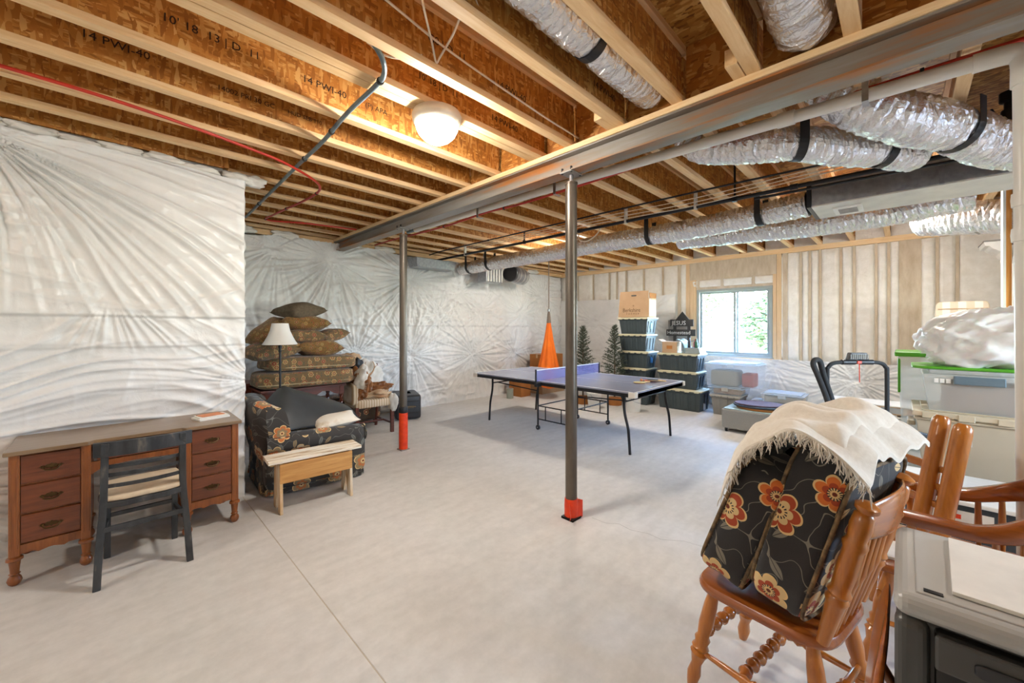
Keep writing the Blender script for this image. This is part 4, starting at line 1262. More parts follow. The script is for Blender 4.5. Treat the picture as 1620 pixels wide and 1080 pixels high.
# ================================================================ carved table with the pillow pile
mt['mahogany'] = wood('mahogany', srgb(112, 50, 26), srgb(66, 26, 14), 0, 5, .35, .4)
mt['red_wood'] = wood('red_wood', srgb(150, 66, 34), srgb(104, 40, 20), 0, 5, .35, .4)
tb_ = thing('carved_table', 'dark carved table with barley-twist legs under the pillow pile', 'table', (1.68, 5.50, 0))
MB().box((0, 0, .725), (.98, .56, .03)).build('table_top', mt['mahogany'], tb_, bevel=.006)
for sx in (-1, 1):
    for sy in (-1, 1):
        l = MB()
        x, y = sx * .44, sy * .23
        l.box((x, y, .66), (.055, .055, .10)).box((x, y, .06), (.055, .055, .12))
        for ph in (0, math.pi):
            l.tube([(x + .012 * math.cos(z * 42 + ph), y + .012 * math.sin(z * 42 + ph), z) for z in np.linspace(.11, .62, 46)], .016, 7)
        l.build('leg', mt['mahogany'], tb_, smooth=40)
ap = [(-.44, .71), (.44, .71), (.44, .60), (.36, .615), (.30, .655), (.20, .665), (.14, .63), (.06, .57), (0, .60), (-.06, .57), (-.14, .63), (-.20, .665), (-.30, .655), (-.36, .615), (-.44, .60)]
for sy in (-1, 1):
    MB().prism(ap[::-1], .02, Matrix.Translation((0, sy * .24 + .01, 0)) @ Matrix.Rotation(R(90), 4, 'X')).build('apron', mt['mahogany'], tb_)
MB().box((0, 0, .10), (.86, .03, .03)).build('stretcher', mt['mahogany'], tb_)
for x in (-.14, .10):
    MB().turned((x, -.24, .57), (x, -.24, .50), [(0, .012), (.3, .022), (.6, .012), (1, .006)]).build('drop_finial', mt['mahogany'], tb_, smooth=40)
sd = thing('side_table', 'reddish wooden side table at the left of the pillow pile', 'table', (1.08, 5.95, 0))
MB().box((0, 0, .765), (.50, .42, .03)).build('table_top', mt['red_wood'], sd, bevel=.008)
MB().box((0, 0, .70), (.44, .36, .10)).build('apron', mt['red_wood'], sd)
for sx in (-1, 1):
    for sy in (-1, 1):
        MB().bar((sx * .20, sy * .16, 0), (sx * .20, sy * .16, .66), .04, .04).build('leg', mt['red_wood'], sd, bevel=.003)
mt['tapestry'] = floral('tapestry', srgb(118, 90, 54), (srgb(150, 60, 40), srgb(176, 140, 84), srgb(128, 52, 36)), srgb(84, 84, 60), sc=11.0, density=.05, mid=srgb(70, 30, 20), heart=srgb(190, 160, 104))
mt['tapestry_gold'] = floral('tapestry_gold', srgb(138, 100, 48), (srgb(176, 140, 78), srgb(150, 66, 44), srgb(112, 88, 52)), srgb(92, 76, 44), sc=13.0, density=.05, mid=srgb(70, 30, 20), heart=srgb(196, 164, 104))
mt['taupe'] = mat('taupe', srgb(118, 102, 80), srgb(92, 78, 60), sc=30, rough=.9, bump=.2)
mt['piping'] = mat('piping', srgb(176, 156, 116), rough=.8)
def cushion(label, c, size, rot, m_, kind='box', seed=0, uvs=1.0):
    t_ = thing('cushion' if kind == 'box' else 'pillow', label, 'cushion' if kind == 'box' else 'pillow', c, 0, 'pillow pile on the carved table')
    t_.rotation_euler = tuple(R(a) for a in rot)
    if kind == 'box':
        MB().rbox((0, 0, 0), size, .32, nu=40, nv=16, amp=.015, seed=seed).build('cover', m_, t_, smooth=0, uv=uvs)
        pts = []
        for k in range(48):
            a = 2 * math.pi * k / 48
            pw = lambda x: math.copysign(abs(x) ** .32, x)
            pts.append((size[0] / 2 * .985 * pw(math.cos(a)), size[1] / 2 * .985 * pw(math.sin(a)), -size[2] * .22))
        MB().tube(pts, .007, 6, closed=True).build('piping', mt['piping'], t_, smooth=0)
    else:
        MB().pillow(size[0], size[1], size[2] * 1.22, seed=seed, amp=.09).build('cover', m_, t_, smooth=0, uv=uvs)
    return t_
cushion('long tapestry seat cushion at the bottom of the pillow pile', (1.72, 5.44, .845), (1.12, .60, .20), (0, 0, -2), mt['tapestry'], seed=1)
cushion('long tapestry seat cushion second from the bottom of the pile', (1.78, 5.46, 1.030), (1.06, .58, .175), (0, 1, 2), mt['tapestry'], seed=2)
cushion('floppy tapestry pillow whose corner droops left from the pile', (1.36, 5.42, 1.205), (.60, .54, .17), (4, -10, 14), mt['tapestry'], 'p', 3)
cushion('red and gold tapestry pillow at the right of the pile middle', (1.88, 5.42, 1.21), (.56, .50, .17), (-3, 3, -8), mt['tapestry_gold'], 'p', 4)
cushion('tapestry pillow poking out at the right side of the pile', (2.03, 5.50, 1.365), (.42, .42, .14), (0, -12, 20), mt['tapestry'], 'p', 5)
cushion('tapestry pillow standing at the back left of the pile', (1.38, 5.62, 1.42), (.50, .46, .18), (8, -40, 10), mt['tapestry_gold'], 'p', 6)
cushion('tapestry pillow in the upper middle of the pile', (1.68, 5.42, 1.365), (.50, .46, .15), (0, 2, 5), mt['tapestry'], 'p', 7)
cushion('gold and red pillow under the topmost grey-brown pillow', (1.72, 5.42, 1.525), (.56, .48, .16), (-4, 3, -10), mt['tapestry_gold'], 'p', 8)
cushion('plain grey-brown pillow on the very top of the pile', (1.66, 5.42, 1.68), (.50, .44, .17), (0, -4, 18), mt['taupe'], 'p', 9)

# ================================================================ striped chair with the pile of hides
def stripes():
    m, nt, b = nodes('striped_cloth')
    v = coords(nt, (1, 1, 1), rand=False)
    wv = N(nt, 'TexWave', Scale=9.0, Distortion=.3)
    wv.bands_direction = 'X'
    nt.links.new(v, wv.inputs['Vector'])
    r = ramp(nt, wv.outputs[0], [(.2, srgb(222, 204, 176)), (.45, srgb(196, 168, 132)), (.6, srgb(226, 212, 188)), (.85, srgb(184, 154, 116))])
    nt.links.new(r.outputs[0], b.inputs['Base Color'])
    b.inputs['Roughness'].default_value = .85
    return m
mt['stripes'] = stripes()
sc_ = thing('striped_chair', 'wooden side chair with a cream striped seat holding a heap of hides', 'chair', (2.56, 5.40, 0), R(-5))
for sx in (-1, 1):
    MB().box((sx * .245, -.235, .20), (.045, .045, .40)).build('leg', mt['mahogany'], sc_, bevel=.003)
    MB().tube(bez([(sx * .22, .30, 0), (sx * .22, .25, .3), (sx * .22, .24, .5), (sx * .225, .30, .93)], 5), .022, 6).build('leg', mt['mahogany'], sc_, smooth=40)
    MB().bar((sx * .24, -.23, .13), (sx * .22, .26, .13), .02, .025).build('side_stretcher', mt['mahogany'], sc_, bevel=.002)
MB().bar((-.23, .03, .13), (.23, .03, .13), .02, .025).build('stretcher', mt['mahogany'], sc_, bevel=.002)
MB().rbox((0, 0, .435), (.55, .52, .12), .25, nu=36, nv=12).build('seat', mt['stripes'], sc_, smooth=0)
MB().rbox((-.255, -.03, .57), (.10, .46, .30), .4, nu=30, nv=12).build('arm', mt['stripes'], sc_, smooth=0)
MB().rbox((0, .265, .74), (.46, .08, .42), .3, nu=30, nv=12).build('backrest', mt['stripes'], sc_, smooth=0)
MB().bar((-.215, -.23, .44), (-.225, -.17, .68), .03, .03).build('arm_post', mt['mahogany'], sc_, bevel=.003)
mt['hide'] = mat('hide', srgb(146, 94, 52), srgb(98, 56, 28), sc=9, rough=.95, bump=.5, stops=[(.3, srgb(170, 120, 74)), (.55, srgb(128, 78, 40)), (.75, srgb(226, 212, 190))])
mt['hide_pale'] = mat('hide_pale', srgb(214, 186, 150), srgb(166, 118, 76), sc=7, rough=.95, bump=.4)
mt['cloth_white'] = mat('cloth_white', srgb(228, 222, 210), srgb(206, 198, 184), sc=6, rough=.9, bump=.2)
def heap(name, label, cat, c, size, m_, seed, amp=.25, rot=(0, 0, 0), group=None):
    o = MB().blob((0, 0, 0), size, amp, seed, 26).build(name, m_, None, smooth=0)
    o.location = c
    o.rotation_euler = tuple(R(a) for a in rot)
    return tag(o, label, cat, group)
G = 'hides heaped on the striped chair'
heap('fur_hide', 'brown and white fur hide at the left of the striped chair heap', 'hide', (2.36, 5.28, .70), (.16, .34, .42), mt['hide'], 1, .22, (0, 10, 10), G)
heap('fur_hide', 'upright brown fur hide in the middle of the chair heap', 'hide', (2.52, 5.42, .66), (.16, .20, .40), mt['hide'], 2, .25, (0, -8, 0), G)
heap('fur_hide', 'flat tan hide spread across the chair seat front', 'hide', (2.66, 5.32, .525), (.40, .36, .12), mt['hide_pale'], 3, .3, (0, 2, 20), G)
heap('fur_hide', 'rolled reddish brown hide on the right of the chair seat', 'hide', (2.72, 5.44, .60), (.34, .18, .14), mt['hide'], 4, .3, (0, -4, -25), G)
heap('fur_hide', 'white-furred hide draped over the left arm of the striped chair', 'hide', (2.37, 5.20, .80), (.15, .20, .30), mt['cloth_white'], 12, .2, (0, 16, 10), G)
heap('white_cloth', 'crumpled white cloth behind the hides on the striped chair', 'cloth', (2.66, 5.56, .76), (.34, .18, .46), mt['cloth_white'], 5, .22, (0, -18, 0))
heap('black_bag', 'limp black bag hanging over the striped chair back', 'bag', (2.44, 5.52, .90), (.17, .16, .32), mt['black_tape'], 6, .2, (0, -14, 10))
heap('tan_cloth', 'folded tan cloth on top of the striped chair back', 'cloth', (2.40, 5.62, 1.04), (.24, .18, .13), mt['hide_pale'], 7, .18)
o = MB().blob((0, 0, 0), (.13, .16, .24), .15, 9).build('white_towel', mt['cloth_white'], None, smooth=0)
o.location = (2.80, 5.15, .42)
o.rotation_euler = (R(-8), R(5), 0)
tag(o, 'white towel hanging off the right corner of the striped seat', 'towel')
an_ = thing('antlers', 'pair of pale brown antlers rising from the hides', 'antler', (2.56, 5.36, .80))
for sx in (-1, 1):
    m_ = MB().tube(bez([(0, 0, 0), (sx * .05, 0, .06), (sx * .07, .01, .13), (sx * .05, .02, .19)], 5), [.011 * (1 - i / 18) + .002 for i in range(16)], 7)
    m_.tube([(sx * .06, .005, .09), (sx * .10, -.01, .14)], [.007, .002], 6)
    m_.build('antler', mt['hide_pale'], an_, smooth=0)
mt['rust_floral'] = floral('rust_floral', srgb(74, 56, 40), (srgb(120, 84, 52), srgb(98, 66, 40), srgb(136, 60, 36)), srgb(70, 62, 48), sc=8, density=.2)
ot = thing('floral_ottoman', 'brown floral ottoman on the floor behind the striped chair', 'ottoman', (2.52, 5.98, 0))
MB().rbox((0, 0, .26), (.86, .46, .40), .22, nu=36, nv=12).build('body', mt['rust_floral'], ot, smooth=0, uv=1.0)
for sx in (-1, 1):
    for sy in (-1, 1):
        MB().lathe([(.02, 0), (.03, .07)], 10, Matrix.Translation((sx * .34, sy * .16, 0))).build('foot', mt['mahogany'], ot)
# suitcase
su = thing('suitcase', 'black fabric suitcase lying by the orange-sleeved post', 'suitcase', (3.42, 5.86, 0), R(-22))
MB().rbox((0, 0, .205), (.40, .62, .38), .16, nu=40, nv=14).build('shell', mt['black_plastic'], su, smooth=0)
MB().tube(bez([(-.10, -.315, .21), (-.08, -.345, .22), (.08, -.345, .22), (.10, -.315, .21)], 6), .010, 8).build('handle', mt['taupe'], su, smooth=0)
MB().box((0, -.312, .21), (.16, .004, .035)).build('handle_patch', mt['taupe'], su)
for z in (.12, .30):
    MB().tube(bez([(-.19, -.25, z), (-.15, -.308, z), (.15, -.308, z), (.19, -.25, z)], 5), .005, 6).build('zipper', mt['lamp_pole'], su)
for sx in (-1, 1):
    MB().lathe([(.018, -.012), (.018, .012)], 10, Matrix.Translation((sx * .14, -.2, .018)) @ Matrix.Rotation(R(90), 4, 'Y')).build('wheel', mt['black_tape'], su)

# ================================================================ table tennis table
mt['tt_top'] = mat('tt_top', srgb(136, 140, 160), srgb(146, 150, 168), sc=3, rough=.22)
mt['tt_line'] = mat('tt_line', srgb(226, 228, 232), rough=.4)
mt['tt_net'] = clear('tt_net', srgb(120, 122, 190), .5, .8)
TX, TY, TZ = 4.72, 3.47, .755
tt = thing('table_tennis_table', 'grey-blue table tennis table on black wheeled legs', 'table', (TX, TY, 0))
LW, LL = .685, 1.37
for s_ in (-1, 1):
    a, b = (0.004, LL) if s_ > 0 else (-LL, -.004)
    tp = MB().span((-LW, a, TZ - .018), (LW, b, TZ)).build('table_half', mt['tt_top'], tt, bevel=.002)
    for x in (-LW + .010, LW - .010, 0):
        MB().span((x - (.010 if x else .002), a, TZ), (x + (.010 if x else .002), b, TZ + .0008)).build('line', mt['tt_line'], tp)
    MB().span((-LW, (LL - .02) if s_ > 0 else -LL, TZ + .0001), (LW, LL if s_ > 0 else (-LL + .02), TZ + .0009)).build('line', mt['tt_line'], tp)
    rail = MB()
    rail.span((-LW, a, TZ - .06), (-LW + .02, b, TZ - .018)).span((LW - .02, a, TZ - .06), (LW, b, TZ - .018))
    e = LL - .02 if s_ > 0 else -LL
    rail.span((-LW, e, TZ - .06), (LW, e + .02, TZ - .018)).span((-LW, a, TZ - .06), (LW, a + .02, TZ - .018))
    rail.build('apron_rail', mt['black_iron'], tt)
    for x in (-LW, LW):
        yy = LL if s_ > 0 else -LL
        MB().box((x - math.copysign(.02, x), yy - math.copysign(.03, yy), TZ - .032), (.062, .09, .062)).build('corner_guard', mt['pvc'], tt, bevel=.008)
    for x in (-.50, .62):
        y0 = s_ * 1.17
        pts = [(x, y0 - s_ * .03, TZ - .05), (x, y0 - s_ * .03, .55), (x, y0 - s_ * .015, .44), (x, y0 + s_ * .02, .30), (x, y0 + s_ * .035, .15), (x, y0 + s_ * .045, .0)]
        MB().tube(bez(pts, 5), .016, 10).build('leg', mt['black_iron'], tt, smooth=40)
    MB().tube([(-.50, s_ * 1.14, .60), (.62, s_ * 1.14, .60)], .010, 8).build('leg_brace', mt['black_iron'], tt, smooth=40)
    for x in (-.40, .58):
        MB().tube([(x, s_ * 1.13, .60), (x, s_ * .30, .56)], .008, 8).build('side_brace', mt['black_iron'], tt, smooth=40)
for x in (-.40, .57):
    for y in (-.28, .28):
        MB().tube([(x, y, TZ - .05), (x, y, .075)], .013, 8).build('carriage_post', mt['black_iron'], tt, smooth=40)
        wh = MB().lathe([(.022, -.014), (.034, -.012), (.034, .012), (.022, .014)], 16, Matrix.Translation((x, y, .034)) @ Matrix.Rotation(R(90), 4, 'Y')).build('wheel', mt['black_plastic'], tt, smooth=40)
        MB().lathe([(.012, -.017), (.012, .017)], 10, Matrix.Translation((x, y, .034)) @ Matrix.Rotation(R(90), 4, 'Y')).build('hub', mt['galv'], wh)
        MB().tube([(x, y, .03), (x, y, .10)], .010, 8).build('caster_fork', mt['black_iron'], tt)
    for z in (.155, .345):
        MB().tube([(x, -.28, z), (x, .28, z)], .009, 8).build('carriage_rail', mt['black_iron'], tt, smooth=40)
    for y in (-.14, .14):
        MB().tube([(x, y, .155), (x, y, .345)], .008, 8).build('carriage_rung', mt['black_iron'], tt, smooth=40)
for y in (-.28, .28):
    MB().tube([(-.40, y, .345), (.57, y, .345)], .009, 8).build('cross_rail', mt['black_iron'], tt, smooth=40)
MB().box((.57, 0, .50), (.03, .52, .035)).build('carriage_beam', mt['black_iron'], tt)
nt_ = thing('table_tennis_net', 'blue net with white tape across the table tennis table', 'net', (TX, TY, TZ))
MB().span((-.76, -.0015, .004), (.76, .0015, .145)).build('mesh', mt['tt_net'], nt_)
MB().span((-.76, -.003, .14), (.76, .003, .155)).build('tape', mt['tt_line'], nt_)
for sx in (-1, 1):
    MB().box((sx * .765, 0, .06), (.016, .02, .20)).build('net_post', mt['black_iron'], nt_, bevel=.002)
    MB().box((sx * .725, 0, -.045), (.09, .05, .05)).build('clamp', mt['black_iron'], nt_, bevel=.003)
mt['red_rubber'] = mat('red_rubber', srgb(176, 44, 30), rough=.5)
mt['cork'] = mat('cork', srgb(196, 180, 120), rough=.7)
def paddle(label, x, y, z, rz, top, grp, ry=0):
    t_ = thing('table_tennis_paddle', label, 'paddle', (x, y, z), R(rz), grp)
    t_.rotation_euler = (0, R(ry), R(rz))
    M = Matrix.Translation((0, 0, .007))
    MB().lathe([(.075, 0), (.077, .002), (.075, .004)], 24, M).build('blade', mt['lumber'], t_)
    MB().lathe([(.074, .004), (.073, .0065)], 24, M).build('rubber_face', top, t_)
    MB().lathe([(.073, -.0025), (.074, 0)], 24, M).build('rubber_face', mt['red_rubber'], t_)
    MB().box((.12, 0, .009), (.10, .028, .018)).build('handle', mt['lumber'], t_, bevel=.006)
paddle('tan-faced paddle lying on the near end of the tennis table', 4.78, 2.42, TZ + .002, -20, mt['cork'], 'paddles on the table')
paddle('red and black paddle lying toward the right corner of the tennis table', 5.05, 2.42, TZ + .002, -60, mt['red_rubber'], 'paddles on the table')
paddle('black-faced paddle stacked partly over the red one', 5.02, 2.36, TZ + .018, -75, mt['black_tape'], 'paddles on the table', 2)
o = MB().lathe([(.001, -.02), (.01, -.0173), (.0173, -.01), (.02, 0), (.0173, .01), (.01, .0173), (.001, .02)], 14).build('table_tennis_ball', mt['paper_orange'], None, smooth=0)
o.location = (4.93, 2.47, TZ + .0215)
tag(o, 'small orange ball beside the paddles', 'ball')
# ================================================================ far corner: swing, boxes, trees
mt['orange_cloth'] = mat('orange_cloth', srgb(250, 128, 26), srgb(232, 104, 14), sc=4, rough=.75)
mt['grey_web'] = mat('grey_web', srgb(120, 104, 92), rough=.8)
sw = thing('pod_swing', 'orange cloth pod swing hanging from the ceiling in the far corner', 'swing', (6.33, 5.2, 0))
MB().tube([(0, 0, 2.87), (0, 0, 2.30), (0, 0, 1.84)], .010, 8).build('rope', mt['grey_web'], sw)
MB().lathe([(.015, 1.86), (.028, 1.84), (.028, 1.80), (.015, 1.78)], 10).build('swivel', mt['galv'], sw)
pod = MB()
prof = [(0, 1.80, .02), (.1, 1.64, .03), (.2, 1.46, .055), (.35, 1.16, .10), (.5, .90, .15), (.65, .68, .20), (.8, .48, .235), (.9, .34, .22), (.96, .25, .16), (1, .21, .03)]
def fn(u, v):
    i = min(len(prof) - 2, int(v * (len(prof) - 1)))
    f_ = v * (len(prof) - 1) - i
    z = prof[i][1] * (1 - f_) + prof[i + 1][1] * f_
    r = prof[i][2] * (1 - f_) + prof[i + 1][2] * f_
    a = 2 * math.pi * u
    k = 1 + .10 * math.sin(a * 9) * min(1, v * 3) * (1 - max(0, v - .75) * 3.5 if v > .75 else 1)
    return (r * k * math.cos(a), r * k * math.sin(a), z)
pod.surf(fn, 90, 40, cu=True)
pod.build('pod', mt['orange_cloth'], sw, smooth=0)
MB().lathe([(.018, 1.82), (.034, 1.70), (.046, 1.56), (.038, 1.56)], 14).build('neck_sleeve', mt['grey_web'], sw, smooth=40)
mt['cardboard'] = mat('cardboard', srgb(186, 154, 120), srgb(172, 138, 104), sc=3, rough=.85)
mt['cardboard_dark'] = mat('cardboard_dark', srgb(180, 118, 58), srgb(158, 98, 44), sc=3, rough=.85)
mt['tape_tan'] = mat('tape_tan', srgb(206, 178, 134), rough=.4)
def carton(label, x0, x1, y0, y1, z0, z1, m_, group=None, rz=0):
    c = ((x0 + x1) / 2, (y0 + y1) / 2, z0)
    t_ = thing('cardboard_box', label, 'box', c, R(rz), group)
    hx, hy, h = (x1 - x0) / 2, (y1 - y0) / 2, z1 - z0
    MB().span((-hx, -hy, 0), (hx, hy, h - .004)).build('box_body', m_, t_, bevel=.004)
    for s_ in (-1, 1):
        MB().span((-hx, .002 if s_ > 0 else -hy, h - .004), (hx, hy if s_ > 0 else -.002, h)).build('flap', m_, t_)
    MB().span((-hx - .0006, -.025, h), (hx + .0006, .025, h + .001)).span((-hx - .001, -.025, h - .08), (-hx, .025, h)).span((hx, -.025, h - .08), (hx + .001, .025, h)).build('tape', mt['tape_tan'], t_)
    return t_
CB = 'cardboard boxes in the far corner'
carton('upright cardboard box at the left of the corner boxes', 6.05, 6.35, 5.72, 6.08, 0, .46, mt['cardboard_dark'], CB)
carton('wide low cardboard box on the floor under the orange swing', 6.62, 7.42, 5.62, 6.1, 0, .36, mt['cardboard'], CB)
carton('orange-brown cardboard box stacked behind the orange swing', 6.72, 7.40, 5.66, 6.08, .362, .86, mt['cardboard_dark'], CB)
mt['grey_green'] = mat('grey_green', srgb(160, 164, 150), rough=.5)
cn = thing('paint_can', 'small grey-green can on the floor left of the corner boxes', 'can', (5.80, 5.80, 0))
MB().lathe([(.07, 0), (.07, .19), (.073, .195), (.073, .205), (.065, .207)], 20).build('can_body', mt['grey_green'], cn, smooth=35)
MB().lathe([(.066, .2071), (.06, .212)], 20).build('lid', mt['galv'], cn, smooth=35)
for i, (x, y, lb) in enumerate(((6.55, 3.95 + .32, 'white plastic bucket under the table tennis table, farther from the trees'), (6.78, 3.62, 'white plastic bucket beside the bottom bin of the tall stack'))):
    t_ = thing('bucket', lb, 'bucket', (x - .35, y - .25, 0), 0, 'white buckets under the table')
    MB().lathe([(.11, 0), (.13, .26), (.138, .262), (.138, .285), (.128, .285)], 22).build('bucket_body', mt['white'], t_, smooth=35)
    MB().tube(bez([(-.138, 0, .27), (-.12, -.07, .20), (0, -.135, .16), (.12, -.07, .20), (.138, 0, .27)], 5), .003, 6).build('bail_handle', mt['galv'], t_)
mt['needle'] = mat('needle', srgb(84, 92, 74), srgb(56, 66, 52), sc=20, rough=.8)
def xmas(label, x, y, h, r, seed):
    t_ = thing('artificial_tree', label, 'tree', (x, y, 0), 0, 'small artificial fir trees')
    g = random.Random(seed)
    MB().lathe([(.13, 0), (.14, .10), (.12, .14), (.02, .15)], 16).build('pot', mt['cardboard_dark'], t_, smooth=40)
    MB().tube([(0, 0, .1), (0, 0, h)], [.018, .004], 8).build('trunk', mt['bark'], t_)
    nd = MB()
    for k in range(150):
        f_ = k / 150
        z = .28 + (h - .30) * f_
        L = r * (1 - f_) ** .8 * g.uniform(.6, 1.1) + .03
        a = k * 2.399 + g.uniform(-.3, .3)
        d = Vector((math.cos(a), math.sin(a), .10 + .5 * f_)).normalized()
        nd.tube([(0, 0, z), tuple(Vector((0, 0, z)) + d * L)], [.005, .003], 4)
        for m in range(int(14 + L * 110)):
            p = Vector((0, 0, z)) + d * L * g.uniform(.2, 1.03)
            q = (d * g.uniform(.1, .7) + Vector((g.uniform(-1, 1), g.uniform(-1, 1), g.uniform(-.7, 1)))).normalized() * g.uniform(.03, .055)
            s_ = q.cross(Vector((g.uniform(-1, 1), g.uniform(-1, 1), g.uniform(-1, 1)))).normalized() * .0055
            nd.add([tuple(p - s_), tuple(p + s_), tuple(p + q)], [(0, 1, 2)])
    o = nd.build('foliage', mt['needle'], t_)
    o['kind'] = 'stuff'
xmas('small artificial fir nearer the orange swing', 6.42, 4.42, 1.50, .34, 1)
xmas('small artificial fir touching the tall bin stack', 6.74, 3.92, 1.52, .32, 2)

# ================================================================ storage bins along the window wall
mt['bin_dark'] = mat('bin_dark', srgb(66, 76, 78), srgb(58, 67, 70), sc=3, rough=.45)
mt['bin_lid'] = mat('bin_lid', srgb(216, 208, 176), srgb(204, 196, 164), sc=3, rough=.5)
mt['bin_grey'] = mat('bin_grey', srgb(138, 134, 126), srgb(126, 122, 116), sc=3, rough=.5)
mt['bin_grey_lid'] = mat('bin_grey_lid', srgb(176, 172, 162), srgb(166, 162, 152), sc=3, rough=.5)
mt['sticker'] = mat('sticker', srgb(226, 226, 222), rough=.5)
mt['sticker_blue'] = mat('sticker_blue', srgb(60, 120, 170), rough=.5)
def bin_(label, x0, x1, y0, y1, z0, z1, bm_, lm, group=None, ribs=4, sticker=None, ins=.035, lid=.03, name='storage_bin'):
    c = ((x0 + x1) / 2, (y0 + y1) / 2, z0)
    t_ = thing(name, label, 'bin', c, 0, group)
    hx, hy, h = (x1 - x0) / 2, (y1 - y0) / 2, z1 - z0
    b = MB().taper(-hx + .02, hx - .02, -hy + .02, hy - .02, 0, h - lid, ins)
    sl_ = ins / (h - lid)
    for i in range(ribs):
        y = (-hy + .08) + (2 * hy - .16) * (i + .5) / ribs
        wy = (2 * hy - .16) / ribs * .30
        # rib follows the tapered face
        for sx in (-1, 1):
            xb, xt = sx * (hx - .02 - ins * .95), sx * (hx - .02 - ins * .12)
            vs = [(xb, y - wy, .03), (xb, y + wy, .03), (xt, y + wy, h - lid - .05), (xt, y - wy, h - lid - .05)]
            vs += [(v[0] + sx * .010, v[1] * 1.0, v[2]) for v in vs]
            b.add(vs, [(0, 1, 2, 3), (7, 6, 5, 4), (0, 4, 5, 1), (1, 5, 6, 2), (2, 6, 7, 3), (3, 7, 4, 0)])
    for i in range(3):
        x = -hx * .55 + hx * .55 * i
        yb, yt = -(hy - .02 - ins * .95), -(hy - .02 - ins * .12)
        vs = [(x - .03, yb, .03), (x + .03, yb, .03), (x + .03, yt, h - lid - .05), (x - .03, yt, h - lid - .05)]
        vs += [(v[0], v[1] - .010, v[2]) for v in vs]
        b.add(vs, [(0, 1, 2, 3), (7, 6, 5, 4), (0, 4, 5, 1), (1, 5, 6, 2), (2, 6, 7, 3), (3, 7, 4, 0)])
    b.span((-hx + .008, -hy + .008, h - lid - .028), (hx - .008, hy - .008, h - lid - .012))
    b.build('bin_body', bm_, t_, bevel=.004, seg=1)
    l = MB().span((-hx, -hy, h - lid), (hx, hy, h - .008)).span((-hx + .05, -hy + .05, h - .008), (hx - .05, hy - .05, h - .0005))
    for i in range(5):
        y = -hy + 2 * hy * (i + .5) / 5
        l.span((-hx - .005, y - .04, h - lid - .012), (-hx + .002, y + .04, h - .012))
    l.build('lid', lm, t_, bevel=.004, seg=1)
    if sticker:
        sy, sz, sm = sticker
        k = (h - lid - sz) / (h - lid)
        MB().box((-.02, -hy + .008 + ins * k, sz), (.10, .004, .12)).build('label', sm, t_)
    return t_
B1 = 'dark bins with cream lids in the tall stack'
zz = [0, .372, .695, 1.017, 1.345, 1.668]
nm = ['bottom', 'second', 'third', 'fourth', 'top']
for i in range(5):
    bin_('dark storage bin with cream lid, %s of the tall five-bin stack' % (nm[i] + (' from the floor' if 0 < i < 4 else '')), 7.04, 7.50, 3.40 + (.02 if i % 2 else 0), 4.03, zz[i], zz[i + 1], mt['bin_dark'], mt['bin_lid'], B1, 4, (0, .16, mt['sticker_blue']) if i in (2, 4) else None)
B2 = 'dark bins with cream lids in the shorter stack'
bin_('long dark bin with cream lid at the bottom of the shorter stack', 7.08, 7.62, 2.46, 3.27, 0, .375, mt['bin_dark'], mt['bin_lid'], B2, 5, (0, .08, mt['sticker']))
bin_('dark bin with cream lid in the middle of the three-bin stack', 7.10, 7.56, 2.52, 3.25, .376, .69, mt['bin_dark'], mt['bin_lid'], B2, 4)
bin_('dark bin with cream lid on top of the three-bin stack', 7.10, 7.56, 2.52, 3.25, .691, 1.01, mt['bin_dark'], mt['bin_lid'], B2, 4)
# printed carton on the tall stack
ct = thing('printed_carton', 'tan printed carton with a hand hole on top of the tall bin stack', 'box', (7.27, 3.72, 1.669), R(3))
MB().span((-.150, -.29, 0), (.20, .30, .36)).build('box_body', mt['cardboard'], ct, bevel=.004)
fl_ = MB()
fl_.add([(-.205, -.31, 0), (-.205, .31, 0), (-.165, .285, .50), (-.165, -.285, .50), (-.195, -.31, 0), (-.195, .31, 0), (-.155, .285, .50), (-.155, -.285, .50)], [(0, 3, 2, 1), (4, 5, 6, 7), (0, 1, 5, 4), (1, 2, 6, 5), (2, 3, 7, 6), (3, 0, 4, 7)])
fl_.build('front_panel', mt['cardboard'], ct)
MB().taper(-.15, .17, -.305, -.295, .36, .46, .01).build('side_flap', mt['cardboard_dark'], ct)
MB().box((.02, -.292, .18), (.28, .004, .30)).build('side_label', mt['sticker'], ct)
lean = math.atan2(.04, .50)
def on_panel(y, z):
    return Matrix.Translation((-.2085 + .04 * z / .50, y, z)) @ Matrix.Rotation(R(-90), 4, 'Z') @ Matrix.Rotation(R(90) - lean, 4, 'X')
hh = MB().rbox((0, 0, 0), (.11, .028, .002), .5, on_panel(0, .415), nu=20, nv=6).build('hand_hole', mt['black_tape'], ct)
mt['print_brown'] = mat('print_brown', srgb(96, 68, 44), rough=.8)
text_mesh('lettering', 'Berkshire', .11, mt['print_brown'], ct, on_panel(.22, .10), .85)
text_mesh('lettering', 'F A R M E R', .04, mt['print_brown'], ct, on_panel(.14, .05), 1.3)
text_mesh('lettering', '*', .09, mt['print_brown'], ct, on_panel(.02, .175))
